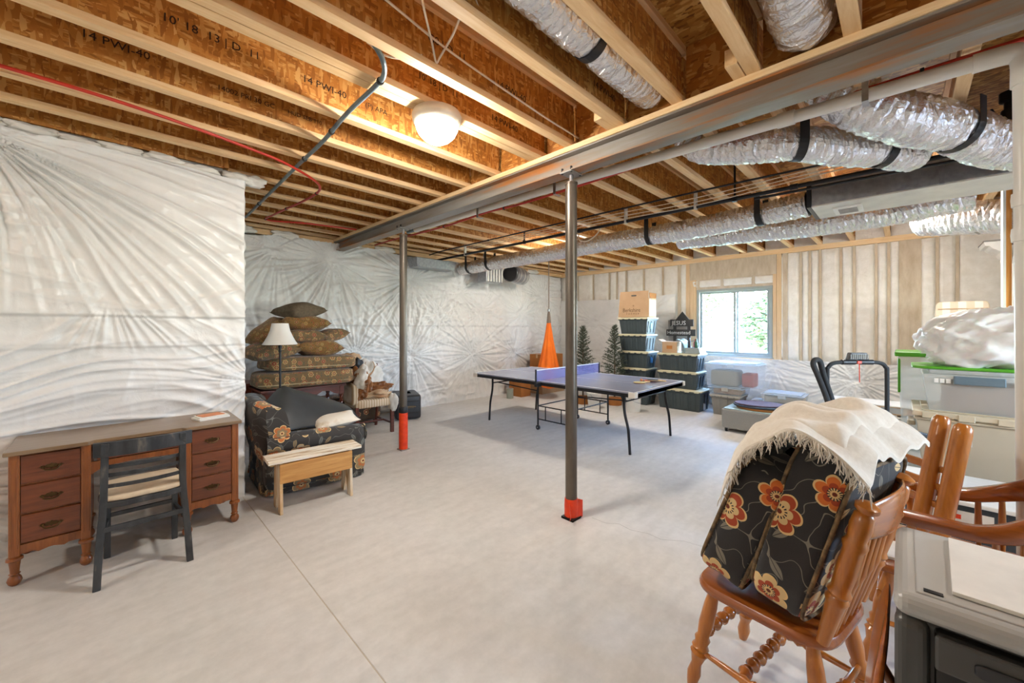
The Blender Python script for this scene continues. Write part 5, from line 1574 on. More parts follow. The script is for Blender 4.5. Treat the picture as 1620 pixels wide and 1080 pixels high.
# things on the shorter stack
mt['cloth_blue'] = mat('cloth_blue', srgb(176, 200, 204), srgb(156, 184, 190), sc=6, rough=.85)
sb = thing('open_carton', 'small open cardboard carton on the three-bin stack', 'box', (7.30, 3.06, 1.0105), R(8))
MB().span((-.15, -.13, 0), (.15, .13, .20)).build('box_body', mt['cardboard'], sb, bevel=.004)
MB().add([(-.15, .13, .20), (.15, .13, .20), (.15, .20, .24), (-.15, .20, .24), (-.15, .132, .196), (.15, .132, .196), (.15, .202, .236), (-.15, .202, .236)], [(0, 1, 2, 3), (7, 6, 5, 4), (0, 4, 5, 1), (1, 5, 6, 2), (2, 6, 7, 3), (3, 7, 4, 0)]).build('flap', mt['cardboard'], sb)
MB().box((-.152, 0, .10), (.003, .10, .06)).build('label', mt['cardboard_dark'], sb)
hc = MB()
hc.surf(lambda u, v: (7.14 + .34 * u, 2.92 - .13 * math.sin(v * 1.57) - .02 * v, 1.245 - .23 * v ** 2.2 + .012 * math.sin(u * 9 + v * 4)), 14, 12)
hc.surf(lambda u, v: (7.14 + .34 * u, 2.92 - .13 * math.sin((1 - v) * 1.57) - .02 * (1 - v) - .012, 1.251 - .23 * (1 - v) ** 2.2 + .012 * math.sin(u * 9 + (1 - v) * 4)), 14, 12)
tag(hc.build('folded_cloth', mt['cloth_blue'], None, smooth=0), 'pale blue cloth draped from the small carton on the bins', 'cloth')
mt['zinc'] = mat('zinc', srgb(132, 140, 138), srgb(112, 122, 122), sc=8, rough=.5, metal=.3)
cd2 = thing('caddy', 'grey metal caddy of small bottles on the three-bin stack', 'caddy', (7.30, 2.66, 1.0105))
MB().taper(-.13, .13, -.13, .13, .0, .10, -.03).build('tray', mt['zinc'], cd2, bevel=.005)
MB().tube(bez([(0, -.11, .09), (0, -.09, .19), (0, 0, .22), (0, .09, .19), (0, .11, .09)], 5), .006, 8).build('handle', mt['zinc'], cd2)
mt['green_glass'] = mat('green_glass', srgb(56, 96, 72), rough=.25)
for i, (x, y, h, m_, lb) in enumerate(((-.06, -.06, .16, 'green_glass', 'green bottle in the grey caddy, nearest the window'), (-.06, .06, .18, 'black_plastic', 'dark bottle in the grey caddy, nearest the carton'), (.05, .0, .15, 'red_rubber', 'red-capped bottle at the back of the grey caddy'))):
    b = MB().lathe([(.025, 0), (.028, .01), (.028, h * .6), (.012, h * .75), (.012, h)], 14).build('bottle', mt[m_], None, smooth=40)
    b.location = (7.30 + x, 2.66 + y, 1.1106)
    tag(b, lb, 'bottle', 'bottles in the caddy')
# sign boards leaning on the wall above the stack
mt['sign_black'] = mat('sign_black', srgb(62, 60, 58), srgb(50, 48, 47), rough=.8)
mt['sign_grey'] = mat('sign_grey', srgb(158, 156, 152), srgb(138, 136, 132), sc=5, rough=.85)
sg = thing('house_sign', 'black house-shaped plank sign with white lettering beside the window', 'sign', (8.05, 0, 0))
house = [(3.02, 1.50), (3.30, 1.50), (3.30, 1.62), (3.16, 1.79), (3.02, 1.62)]
MYZ = Matrix(((0, 0, 1, 0), (1, 0, 0, 0), (0, 1, 0, 0), (0, 0, 0, 1)))
MB().prism(house, .012, MYZ).build('roof_board', mt['sign_black'], sg)
p1_ = MB().span((-.012, 2.94, 1.49), (.0, 3.40, 1.63)).build('plank', mt['sign_black'], sg, bevel=.003)
p2_ = MB().span((-.016, 2.90, 1.30), (-.004, 3.48, 1.43)).build('plank', mt['sign_black'], sg, bevel=.003)
MB().span((-.004, 3.0, 1.0), (.004, 3.06, 1.5)).span((-.004, 3.28, 1.0), (.004, 3.34, 1.5)).build('backing_strips', mt['sign_black'], sg)
def wall_text(body, y, z, size, par, x=-.0125, sx=1.0):
    text_mesh('lettering', body, size, mt['sticker'], par, Matrix.Translation((x, y, z)) @ Matrix.Rotation(R(-90), 4, 'Z') @ Matrix.Rotation(R(90), 4, 'X'), sx)
wall_text('JESUS', 3.37, 1.52, .12, p1_)
wall_text('Homestead', 3.46, 1.335, .10, p2_, -.0165)
gc = MB().span((0, 0, 0), (.03, .40, .62)).build('grey_canvas', mt['sign_grey'], None, bevel=.003)
gc.location = (8.085, 3.06, 1.0)
tag(gc, 'plain grey canvas board standing behind the house sign', 'canvas')
hb = bin_('grey bin behind the three-bin stack, under the signs', 7.68, 8.03, 2.85, 3.5, 0, .98, mt['bin_grey'], mt['bin_grey_lid'], None, 4)
# clear bins to the right
mt['clear_bin'] = clear('clear_bin', srgb(206, 220, 232), .30, .2)
mt['clear_lid'] = clear('clear_lid', srgb(214, 228, 240), .55, .2)
def clear_bin(label, x0, x1, y0, y1, z0, z1, latch, contents, group='clear lidded bins'):
    t_ = thing('clear_bin', label, 'bin', ((x0 + x1) / 2, (y0 + y1) / 2, z0), 0, group)
    hx, hy, h = (x1 - x0) / 2, (y1 - y0) / 2, z1 - z0
    b = MB()
    i = .03
    w_ = .004
    for (ax, ay, bx2, by2) in ((-1, -1, 1, -1), (1, -1, 1, 1), (1, 1, -1, 1), (-1, 1, -1, -1)):
        lo = [(ax * (hx - i), ay * (hy - i), .0), (bx2 * (hx - i), by2 * (hy - i), .0)]
        hi = [(bx2 * (hx - .01), by2 * (hy - .01), h - .03), (ax * (hx - .01), ay * (hy - .01), h - .03)]
        b.add(lo + hi, [(0, 1, 2, 3)])
    b.add([(-hx + i, -hy + i, .002), (hx - i, -hy + i, .002), (hx - i, hy - i, .002), (-hx + i, hy - i, .002)], [(0, 1, 2, 3)])
    b.build('bin_body', mt['clear_bin'], t_)
    MB().span((-hx, -hy, h - .035), (hx, hy, h - .02)).span((-hx + .04, -hy + .04, h - .02), (hx - .04, hy - .04, h)).build('lid', mt['clear_lid'], t_, bevel=.004)
    MB().box((-hx - .004, 0, h - .05), (.012, .10, .06)).build('latch', latch, t_, bevel=.004)
    for nme, lb, cat, c, sz, m_ in contents:
        o = MB().rbox((0, 0, sz[2] / 2), sz, .2, nu=24, nv=10).build(nme, m_, None, smooth=0)
        o.location = ((x0 + x1) / 2 + c[0], (y0 + y1) / 2 + c[1], z0 + .006 + c[2])
        tag(o, lb, cat)
    return t_
mt['grey_cloth'] = mat('grey_cloth', srgb(150, 148, 142), srgb(136, 134, 128), sc=6, rough=.9)
mt['red_cloth'] = mat('red_cloth', srgb(170, 70, 66), srgb(150, 58, 58), rough=.9)
bin_('grey ribbed bin at the bottom below the blue-lit clear bin', 7.16, 7.62, 1.88, 2.36, 0, .35, mt['bin_grey'], mt['bin_grey_lid'], None, 3)
clear_bin('shallow clear bin sandwiched between grey bin and upper clear bin', 7.14, 7.64, 1.84, 2.38, .351, .49, mt['bin_grey_lid'], [('folded_towels', 'tan folded towels inside the shallow clear bin', 'towel', (0, 0, 0), (.36, .42, .09), mt['hide_pale'])])
clear_bin('large clear bin with blue-lit lid on top of the grey bins', 7.12, 7.66, 1.62, 2.42, .491, .89, mt['clear_lid'], [('grey_box', 'plain grey box inside the large clear bin', 'box', (-.04, .12, 0), (.36, .42, .26), mt['grey_cloth']), ('red_cloth', 'red cloth inside the right end of the large clear bin', 'cloth', (0, -.22, 0), (.30, .18, .22), mt['red_cloth'])])
bin_('grey bin standing behind the wicker ottoman', 7.18, 7.62, 1.06, 1.78, 0, .30, mt['bin_grey'], mt['bin_grey_lid'], None, 4)
clear_bin('low clear bin on the grey bin behind the wicker ottoman', 7.16, 7.62, 1.04, 1.60, .301, .46, mt['clear_lid'], [('folded_linen', 'pale folded linen inside the low clear bin', 'cloth', (0, 0, 0), (.34, .50, .10), mt['cloth_white'])])
# wicker ottoman and the things on it
def wickerm():
    m, nt, b = nodes('wicker')
    v = coords(nt, (1, 1, 1), rand=False)
    ck_ = N(nt, 'TexChecker', Scale=120.0)
    nt.links.new(v, ck_.inputs['Vector'])
    r = ramp(nt, ck_.outputs['Fac'], [(.0, srgb(126, 124, 120)), (1.0, srgb(168, 166, 160))])
    nt.links.new(r.outputs[0], b.inputs['Base Color'])
    b.inputs['Roughness'].default_value = .7
    bumpn(nt, b, ck_.outputs['Fac'], .5, .004)
    return m
mt['wicker'] = wickerm()
wo = thing('wicker_ottoman', 'grey woven wicker ottoman on short black feet', 'ottoman', (6.40, 1.42, 0))
MB().box((0, 0, .185), (.58, .86, .27)).build('woven_body', mt['wicker'], wo, bevel=.02, seg=3)
MB().box((0, 0, .325), (.54, .82, .014)).build('top_pad', mt['cloth_blue'], wo, bevel=.006)
for sx in (-1, 1):
    for sy in (-1, 1):
        MB().lathe([(.018, 0), (.022, .05)], 10, Matrix.Translation((sx * .24, sy * .38, 0))).build('foot', mt['black_iron'], wo)
mt['plum'] = mat('plum', srgb(116, 100, 116), srgb(90, 78, 96), sc=14, rough=.8)
def disc(name, label, cat, c, rx, ry, h, m_, rz=0, group=None):
    o = MB().lathe([(.6, 0), (.97, 0), (1.0, h * .4), (.98, h), (.6, h * .92)], 30, Matrix.Diagonal((rx, ry, 1, 1))).build(name, m_, None, smooth=50)
    o.location = c
    o.rotation_euler = (0, 0, R(rz))
    return tag(o, label, cat, group)
DG = 'mats piled on the wicker ottoman'
disc('cork_mat', 'tan oval mat at the bottom of the ottoman pile', 'mat', (6.36, 1.42, .333), .22, .30, .03, mt['cardboard_dark'], 0, DG)
disc('dark_mat', 'dark oval tray in the middle of the ottoman pile', 'mat', (6.38, 1.42, .364), .25, .34, .025, mt['black_plastic'], 8, DG)
disc('plum_mat', 'plum patterned mat on top of the ottoman pile', 'mat', (6.40, 1.44, .390), .22, .31, .018, mt['plum'], 14, DG)

# ================================================================ exercise machine
mt['foam_grip'] = mat('foam_grip', srgb(52, 54, 56), srgb(44, 46, 48), sc=40, rough=.8)
ex = thing('exercise_machine', 'black exercise machine with a tall U-shaped handlebar and small console', 'exercise machine', (4.10, .26, 0), R(-45))
# local x runs across (screen right), local y away from the viewer
MB().tube(bez([(-.235, 0, .06), (-.235, 0, .60), (-.235, 0, 1.10), (-.225, 0, 1.165), (-.17, 0, 1.20), (0, 0, 1.205), (.17, 0, 1.20), (.225, 0, 1.165), (.235, 0, 1.10), (.235, 0, .60), (.235, 0, .06)], 6), .015, 10).build('handlebar', mt['foam_grip'], ex, smooth=0)
for x in (-.07, .07):
    MB().tube([(x - .05, 0, 1.205), (x + .05, 0, 1.205)], .021, 10).build('grip', mt['black_plastic'], ex, smooth=40)
con = MB().prism([(-.082, 0), (.082, 0), (.062, .058), (-.062, .058)], .04, Matrix.Translation((0, .02, 1.222)) @ Matrix.Rotation(R(90), 4, 'X')).build('console', mt['black_plastic'], ex, bevel=.006)
gr = MB()
for i in range(9):
    gr.box((-.064 + i * .016, -.0215, 1.248), (.010, .003, .036))
gr.build('speaker_bars', mt['grey_cloth'], con)
MB().tube([(0, -.02, 1.20), (0, -.022, 1.05)], .003, 6).build('orange_strap', mt['orange_wrap'], ex)
MB().box((0, -.02, 1.205), (.03, .008, .02)).build('buckle', mt['orange_wrap'], ex)
for x in (-.235, .235):
    MB().box((x, .0, .03), (.06, .70, .06)).build('base_rail', mt['black_iron'], ex, bevel=.01)
MB().box((0, .33, .03), (.53, .06, .06)).build('base_crossbar', mt['black_iron'], ex, bevel=.01)
MB().bar((-.30, -.10, .86), (.42, -.16, .66), .05, .035).build('swing_arm', mt['black_plastic'], ex, bevel=.01)
MB().bar((.0, -.02, .05), (.02, -.10, .82), .05, .05, (0, 1, 0)).build('pedestal', mt['black_plastic'], ex, bevel=.008)
MB().box((.12, -.06, .74), (.26, .12, .07)).build('seat_plate', mt['bin_grey'], ex, bevel=.02)
MB().tube(bez([(-.275, -.10, .80), (-.30, -.07, .95), (-.345, -.05, 1.10), (-.375, -.04, 1.19), (-.355, -.035, 1.225), (-.315, -.03, 1.21), (-.285, -.03, 1.10), (-.25, -.05, .95), (-.235, -.09, .80)], 6), .020, 10).build('padded_loop', mt['foam_grip'], ex, smooth=0)
MB().tube([(-.52, -.10, .845), (-.20, -.10, .845)], .014, 8).build('side_bar', mt['black_iron'], ex, smooth=40)
# wheels / weight plates seen beside the ottoman
for i, (c, lb) in enumerate((((-.52, -.10, .845), 'l'),)):
    MB().lathe([(.05, -.012), (.056, 0), (.05, .012)], 22, Matrix.Translation(c) @ Matrix.Rotation(R(90), 4, 'X')).build('end_wheel', mt['grey_green'], ex, smooth=40)
MB().lathe([(.05, -.012), (.056, 0), (.05, .012)], 22, Matrix.Translation((-.57, -.16, .83)) @ Matrix.Rotation(R(90), 4, 'X')).build('end_wheel', mt['grey_green'], ex, smooth=40)

# flat cartons on grey bins behind the machine
bin_('low grey bin under the flat carton, left of two behind the machine', 6.64, 7.12, .10, .80, 0, .40, mt['bin_grey'], mt['bin_grey_lid'], 'grey bins behind the exercise machine', 4)
bin_('low grey bin right of two behind the machine, toward the white totes', 6.64, 7.12, -.66, .06, 0, .40, mt['bin_grey'], mt['bin_grey_lid'], 'grey bins behind the exercise machine', 4)
fc = thing('flat_carton', 'long flat white carton with printed sides on the grey bins', 'box', (6.86, .22, .401))
MB().box((0, 0, .06), (.40, .98, .10)).build('box_body', mt['hide_pale'], fc, bevel=.006)
MB().box((0, 0, .118), (.42, 1.0, .016)).build('lid', mt['white'], fc, bevel=.005)
for y, wy, m_ in ((.22, .24, 'print_brown'), (-.12, .20, 'grey_cloth'), (-.32, .14, 'cardboard_dark')):
    MB().box((-.2015, y, .062), (.003, wy, .07)).build('label', mt[m_], fc)
# drop cloth on floor
heap('white_cloth_bundle', 'low white cloth bundle on the floor by the big tote', 'cloth', (5.2, .10, .06), (.75, .55, .16), mt['cloth_white'], 31, .12)

# ================================================================ totes, bag and things at right
mt['tote'] = mat('tote', srgb(204, 192, 168), srgb(194, 182, 158), sc=2, rough=.5)
mt['tote_lid'] = mat('tote_lid', srgb(212, 198, 170), srgb(202, 188, 160), sc=2, rough=.5)
mt['green_lid'] = mat('green_lid', srgb(92, 170, 40), srgb(80, 154, 34), rough=.4)
mt['milky'] = clear('milky', srgb(226, 230, 226), .38, .35)
bin_('large dark lower tote mostly hidden beneath the big beige tote', 4.30, 4.86, -.90, -.02, 0, .36, mt['bin_grey'], mt['bin_grey_lid'], None, 3)
tg = bin_('big beige-grey tote with a barcode sticker at right', 4.26, 4.88, -.95, -.045, .361, .86, mt['tote'], mt['tote_lid'], None, 0, None, .04, .045, 'tote')
st_ = MB().box((-.278, .19, .30), (.003, .075, .07)).build('sticker', mt['sticker'], tg)
bc_ = MB()
for i in range(9):
    bc_.box((-.280, .17 + i * .0055, .30), (.002, .0028 if i % 3 else .004, .03))
bc_.build('barcode', mt['ink'], st_)
for sy in (-1,):
    MB().box((0, .455, .36), (.20, .05, .04)).build('handle', mt['tote'], tg, bevel=.01)
mt['brown_wool'] = mat('brown_wool', srgb(150, 112, 80), srgb(128, 94, 66), rough=.95)
# milky bin with grey latch
mb_ = thing('latched_bin', 'milky clear bin with a blue-grey latch on the big beige tote', 'bin', (4.52, -.50, .861))
hx, hy, h = .24, .40, .30
b = MB()
for (ax, ay, bx2, by2) in ((-1, -1, 1, -1), (1, -1, 1, 1), (1, 1, -1, 1), (-1, 1, -1, -1)):
    b.add([(ax * (hx - .035), ay * (hy - .035), 0), (bx2 * (hx - .035), by2 * (hy - .035), 0), (bx2 * (hx - .006), by2 * (hy - .006), h - .05), (ax * (hx - .006), ay * (hy - .006), h - .05)], [(0, 1, 2, 3)])
b.build('bin_body', mt['milky'], mb_)
MB().span((-hx, -hy, h - .055), (hx, hy, h - .03)).span((-hx + .03, -hy + .03, h - .03), (hx - .03, hy - .03, h)).build('lid', mt['milky'], mb_, bevel=.008)
mt['latch'] = mat('latch', srgb(104, 122, 132), rough=.4)
MB().box((-hx - .006, .125, h - .065), (.016, .24, .06)).build('latch', mt['latch'], mb_, bevel=.006)
for y in (-.10, .30):
    for k in range(3):
        MB().box((-hx - .002, y + (k - 1) * .03, h - .075), (.006, .022, .03)).build('vent_tab', mt['white'], mb_)
o = MB().rbox((0, 0, .1), (.36, .62, .2), .15, nu=24, nv=10)  .build('brown_blanket', mt['brown_wool'], None, smooth=0)
o.location = (4.52, -.52, .866)
tag(o, 'brown folded blanket inside the milky latched bin', 'blanket')
# green lidded bin behind
gb = thing('green_lidded_bin', 'milky bin with a bright green lid behind the latched bin', 'bin', (5.15, -.36, 0))
MB().taper(-.24, .24, -.42, .40, .0, 1.22, .05).build('bin_body', mt['milky'], gb, bevel=.01)
MB().span((-.26, -.44, 1.22), (.26, .42, 1.26)).build('lid', mt['green_lid'], gb, bevel=.01)
MB().box((-.235, .39, 1.05), (.02, .018, .30)).build('green_handle', mt['green_lid'], gb, bevel=.006)
# green tray lid on latched bin under bag
gt = MB().rbox((0, 0, .012), (.46, .80, .024), .2, nu=36, nv=8).build('green_tray', mt['green_lid'], None, smooth=0)
gt.location = (4.56, -.44, 1.162)
tag(gt, 'bright green lid lying under the white trash bag', 'lid')
# white trash bag
mt['bag_white'] = mat('bag_white', srgb(238, 238, 236), srgb(226, 226, 224), sc=7, rough=.42, bump=.35, dist=.02)
mt['bag_white'].node_tree.nodes['Principled BSDF'].inputs['Subsurface Weight'].default_value = .15
bgm = MB()
g0 = np.random.RandomState(5)
nu, nv = 90, 46
Ug, Vg = np.meshgrid(np.linspace(0, 1, nu), np.linspace(0, 1, nv), indexing='ij')
A_, B_ = 2 * np.pi * Ug, np.pi * (Vg - .5) * .999
sp_ = lambda x, p: np.sign(x) * np.abs(x) ** p
cx, cy, cz = sp_(np.cos(B_), .75) * sp_(np.cos(A_), .85), sp_(np.cos(B_), .75) * sp_(np.sin(A_), .85), sp_(np.sin(B_), .8)
k1 = vnoise(cx * 2.2 + 9, cy * 2.2 + cz * 1.7 + 9, 51) - .5
k2 = 1 - np.abs(2 * vnoise(cx * 4 + k1 * 3 + 20, cy * 4 - cz * 3.1 + 20, 52) - 1)
k3 = 1 - np.abs(2 * vnoise(cx * 8 + k1 * 6 + 20, cy * 9 + cz * 8 + 30, 53) - 1)
K = 1 + .26 * k1 + .13 * k2 ** 2 + .07 * k3 ** 2
P = np.stack([.24 * cx * K, .37 * cy * K, .21 * cz * K + .03], -1)
P[..., 2] = np.maximum(P[..., 2], -.165)
bg_ = grid_mesh('trash_bag', P, mt['bag_white'])
bg_.location = (4.54, -.49, 1.353)
bg_.rotation_euler = (R(-6), 0, R(4))
tag(bg_, 'full crumpled white trash bag on top of the bins at right', 'bag')
# dark box with a paper label in front
mt['slate'] = mat('slate', srgb(58, 64, 68), srgb(48, 54, 58), rough=.45)
db = thing('slate_box', 'dark slate storage box with a white rim and paper label behind the armchair', 'bin', (3.66, -.42, 0))
MB().taper(-.28, .28, -.42, .42, .0, .475, .03).build('bin_body', mt['slate'], db, bevel=.01)
MB().span((-.30, -.44, .475), (.30, .44, .50)).build('rim', mt['white'], db, bevel=.006)
lb_ = MB().box((-.279, .20, .38), (.004, .26, .12)).build('paper_label', mt['paper'], db)
MB().box((-.2815, .24, .405), (.002, .10, .025)).build('red_print', mt['orange_wrap'], lb_)
MB().box((-.2815, .15, .355), (.002, .10, .02)).build('grey_print', mt['grey_cloth'], lb_)

# bare stud partition at right
pt = thing('stud_partition', 'bare orange wood stud partition with a white edge strip at right', 'wall frame', (0, 0, 0))
for i, y in enumerate((-.66, -1.07, -1.48, -1.9, -2.3)):
    MB().span((5.60, y - .019, .038), (5.69, y + .019, 2.81)).build('stud', mt['lumber_z'], pt, bevel=.002)
MB().span((5.60, -3.49, 2.81), (5.69, -.64, 2.849)).build('top_plate', mt['lumber'], pt)
MB().span((5.60, -3.49, 0), (5.69, -.64, .038)).build('bottom_plate', mt['lumber'], pt)
MB().span((5.585, -.645, .04), (5.70, -.628, 2.81)).build('edge_strip', mt['white'], pt)
MB().tube([(5.58, -.70, .3), (5.58, -.70, 2.8)], .006, 6).build('wire', mt['cable_white'], pt)
# hutch with crown moulding behind the partition
hu = thing('hutch', 'white hutch with a stepped crown moulding behind the bare stud', 'cabinet', (7.62, -1.25, 0))
MB().span((-.2, -.42, .06), (.2, .37, 2.30)).build('carcass', mt['white'], hu, bevel=.004)
crown = [(.37, 2.25), (.385, 2.25), (.392, 2.31), (.41, 2.33), (.43, 2.37), (.47, 2.40), (.50, 2.42), (.52, 2.45), (.555, 2.455), (.565, 2.50), (.37, 2.50)]
MB().prism(crown[::-1], .46, Matrix.Translation((-.23, 0, 0)) @ MYZ).build('crown_side', mt['white'], hu)
MB().span((-.25, -.45, 2.50), (.25, .57, 2.515)).build('crown_cap', mt['grey_cloth'], hu)
for y in (-.215, .17):
    d_ = MB().span((-.215, y - .18, .12), (-.2, y + .18, 2.22)).build('door', mt['white'], hu, bevel=.004)
    MB().lathe([(.012, 0), (.016, .02)], 10, Matrix.Translation((-.215, y + .14, 1.1)) @ Matrix.Rotation(R(-90), 4, 'Y')).build('knob', mt['brass'], d_)
MB().span((-.19, -.40, 0), (.19, .35, .06)).build('plinth', mt['white'], hu)
# striped mattress upright
def bandm():
    m, nt, b = nodes('ticking')
    v = coords(nt, (1, 1, 1), rand=False)
    wv = N(nt, 'TexWave', Scale=2.4, Distortion=0.0)
    wv.bands_direction = 'Y'
    nt.links.new(v, wv.inputs['Vector'])
    r = ramp(nt, wv.outputs[0], [(.45, srgb(234, 226, 212)), (.55, srgb(212, 196, 172))])
    nt.links.new(r.outputs[0], b.inputs['Base Color'])
    b.inputs['Roughness'].default_value = .9
    return m
mt['ticking'] = bandm()
ms = thing('folded_mattress', 'tan and white striped mattress folded upright behind the trash bag', 'mattress', (7.28, -.50, 0))
MB().rbox((0, 0, .90), (.16, .44, 1.78), .12, nu=30, nv=14).build('mattress_half', mt['ticking'], ms, smooth=0)
MB().rbox((.17, 0, .87), (.16, .44, 1.74), .12, nu=30, nv=14).build('mattress_half', mt['ticking'], ms, smooth=0)
MB().tube([(-.082, -.2, 1.70), (-.084, .2, 1.70)], .006, 6).build('piping', mt['hide_pale'], ms)
# ================================================================ foreground: dining chair with cushions and throw
mt['maple'] = wood('maple', srgb(204, 128, 50), srgb(158, 90, 28), 2, 4, .28, .5)
mt['maple_x'] = wood('maple_x', srgb(194, 118, 46), srgb(146, 80, 24), 0, 4, .26, .5)
mt['maple_y'] = wood('maple_y', srgb(174, 96, 34), srgb(126, 62, 18), 1, 4, .24, .6)
LEG = [(0, .016), (.05, .021), (.12, .026), (.22, .019), (.30, .028), (.33, .034), (.36, .026), (.385, .033), (.42, .024), (.47, .030), (.50, .022), (.62, .028), (.80, .025), (.92, .020), (1, .018)]
BEAD = [(0, .012)] + [(t_, r) for i in range(6) for t_, r in ((.06 + i * .15, .013), (.09 + i * .15, .024), (.12 + i * .15, .024), (.145 + i * .15, .012), (.165 + i * .15, .019), (.19 + i * .15, .013))] + [(1, .012)]
SPIN = [(0, .009), (.2, .012), (.38, .013), (.42, .020), (.46, .013), (.5, .022), (.54, .013), (.58, .020), (.62, .013), (.8, .012), (1, .009)]
def dining(label, loc, rz):
    t_ = thing('dining_chair', label, 'chair', loc, R(rz))
    out = []
    for i in range(40):
        a = 2 * math.pi * i / 40
        pw = lambda x, e=.42: math.copysign(abs(x) ** e, x)
        x, y = pw(math.cos(a)), pw(math.sin(a))
        out.append((x * (.225 + .012 * y), y * .235))
    n = 40
    st_ = MB()
    rings = [(.985, .418), (1.0, .428), (1.0, .440), (.97, .452), (.90, .456), (.6, .450), (.2, .446)]
    vs = [(x * k, y * k, z) for k, z in rings for x, y in out]
    fs = [(i * n + k, i * n + (k + 1) % n, (i + 1) * n + (k + 1) % n, (i + 1) * n + k) for i in range(len(rings) - 1) for k in range(n)]
    fs += [tuple(range(n - 1, -1, -1)), tuple(range((len(rings) - 1) * n, len(rings) * n))]
    st_.add(vs, fs).build('seat', mt['maple_y'], t_, smooth=40)
    for sx in (-1, 1):
        for sy in (-1, 1):
            top = (sx * .155, sy * .165, .425)
            bot = (sx * .215, sy * .235, 0)
            MB().turned(bot, top, LEG, 14).build('leg', mt['maple'], t_, smooth=50)
    for sx in (-1, 1):
        MB().turned((sx * .195, -.215, .15), (sx * .195, .215, .15), SPIN, 12).build('stretcher', mt['maple'], t_, smooth=50)
    MB().turned((-.19, .20, .22), (.19, .20, .22), BEAD, 12).build('bead_stretcher', mt['maple_x'], t_, smooth=50)
    MB().turned((-.195, .05, .15), (.195, .05, .15), BEAD, 12).build('bead_stretcher', mt['maple_x'], t_, smooth=50)
    MB().turned((-.19, -.205, .20), (.19, -.205, .20), SPIN, 12).build('stretcher', mt['maple_x'], t_, smooth=50)
    PO = [(0, .018), (.10, .021), (.22, .024), (.30, .027), (.33, .033), (.355, .026), (.38, .033), (.41, .026), (.55, .030), (.68, .027), (.72, .034), (.75, .025), (.84, .030), (.915, .026), (.93, .018), (.95, .030), (.975, .031), (1.0, .012)]
    for sx in (-1, 1):
        MB().turned((sx * .185, -.205, .45), (sx * .20, -.325, .955), PO, 14).build('back_post', mt['maple'], t_, smooth=50)
    for x in (-.11, -.037, .037, .11):
        MB().turned((x, -.21, .45), (x * 1.05, -.31, .86), [(0, .010), (.2, .014), (.45, .018), (.5, .021), (.55, .018), (.8, .014), (1, .010)], 10).build('spindle', mt['maple'], t_, smooth=50)
    def fn(u, v):
        x = -.20 + .40 * u
        an = 2 * math.pi * v
        b = .030 * math.sin(math.pi * u)
        hgt = .055 + .015 * math.sin(math.pi * u)
        return (x, -.312 - b - .10 * (hgt * math.sin(an)) + .011 * math.cos(an), .885 + hgt * math.copysign(abs(math.sin(an)) ** .6, math.sin(an)))
    MB().surf(fn, 20, 16, cv=True).build('crest_rail', mt['maple_x'], t_, smooth=50)
    return t_
CA = (1.855, .355, 0)
dc = dining('honey maple dining chair with turned legs carrying two floral cushions', CA, -11)

mt['floral_dark'] = floral('floral_dark', srgb(44, 42, 42), (srgb(214, 112, 46), srgb(216, 186, 132), srgb(168, 66, 30)), srgb(128, 122, 108), sc=4.4, density=.25)
mt['cord'] = mat('cord', srgb(40, 38, 36), srgb(150, 120, 80), sc=30, rough=.8)
def big_cushion(label, lx, ly, lz, size, rot, seed):
    t_ = thing('seat_cushion', label, 'cushion', (0, 0, 0), 0, 'floral cushions on the dining chair')
    M0 = Matrix.Translation(CA) @ Matrix.Rotation(R(-11), 4, 'Z')
    t_.matrix_world = M0 @ TR(lx, ly, lz, *rot)
    MB().rbox((0, 0, 0), size, .30, nu=64, nv=32, amp=.018, seed=seed).build('cover', mt['floral_dark'], t_, smooth=0, uv=1.0)
    for sy in (-1, 1):
        pts = []
        for k in range(64):
            a = 2 * math.pi * k / 64
            pw = lambda x: math.copysign(abs(x) ** .30, x)
            pts.append((size[0] / 2 * .955 * pw(math.cos(a)), sy * size[1] * .44, size[2] / 2 * .955 * pw(math.sin(a))))
        MB().tube(pts, .007, 6, closed=True).build('piping', mt['cord'], t_, smooth=0)
    return t_
big_cushion('dark floral cushion standing at the front of the dining chair seat', .02, .055, .745, (.50, .18, .54), (21, -3, 4), 1)
big_cushion('dark floral cushion with a large orange blossom against the chair back', .03, -.155, .770, (.52, .19, .60), (15, 3, -3), 2)

# cream throw with a fringe, draped over the cushion tops
mt['throw'] = mat('throw', srgb(232, 224, 210), srgb(220, 210, 194), sc=60, rough=.95, bump=.25, dist=.004, sheen=.3)
M0 = Matrix.Translation(CA) @ Matrix.Rotation(R(-11), 4, 'Z')
def throw_pt(u, v, off=0.0):
    # u: front (+y) to back (-y); v: near side (-x) to far side (+x)
    y = .075 - .42 * u + .02 * math.sin(v * 5)
    x = -.265 + .60 * v + .015 * math.sin(u * 7)
    fr = max(0, (.20 - u) / .20)
    bk_ = max(0, (u - .80) / .20)
    nr = max(0, (.22 - v) / .22)
    z = 1.062 + .062 * math.sin(math.pi * min(1, max(0, u))) - .085 * fr ** 1.5 - .045 * bk_ ** 1.6 + .034 * u
    arch = abs(u - .52) / .52
    lo = .01 + (.13 if u < .52 else .05) * arch ** 1.4
    z -= lo * nr ** 1.2
    x -= .02 * nr
    z += .017 * math.sin(v * 15 + u * 3.0) * (1 - .5 * u) + .010 * math.sin(v * 29 - u * 6 + 1) + .008 * math.sin(u * 13 + v * 8)
    return M0 @ Vector((x, y, z + off))
tw = MB()
tw.surf(lambda u, v: throw_pt(u, v, .012), 70, 60)
tw.surf(lambda u, v: throw_pt(u, 1 - v, -.002), 70, 60)
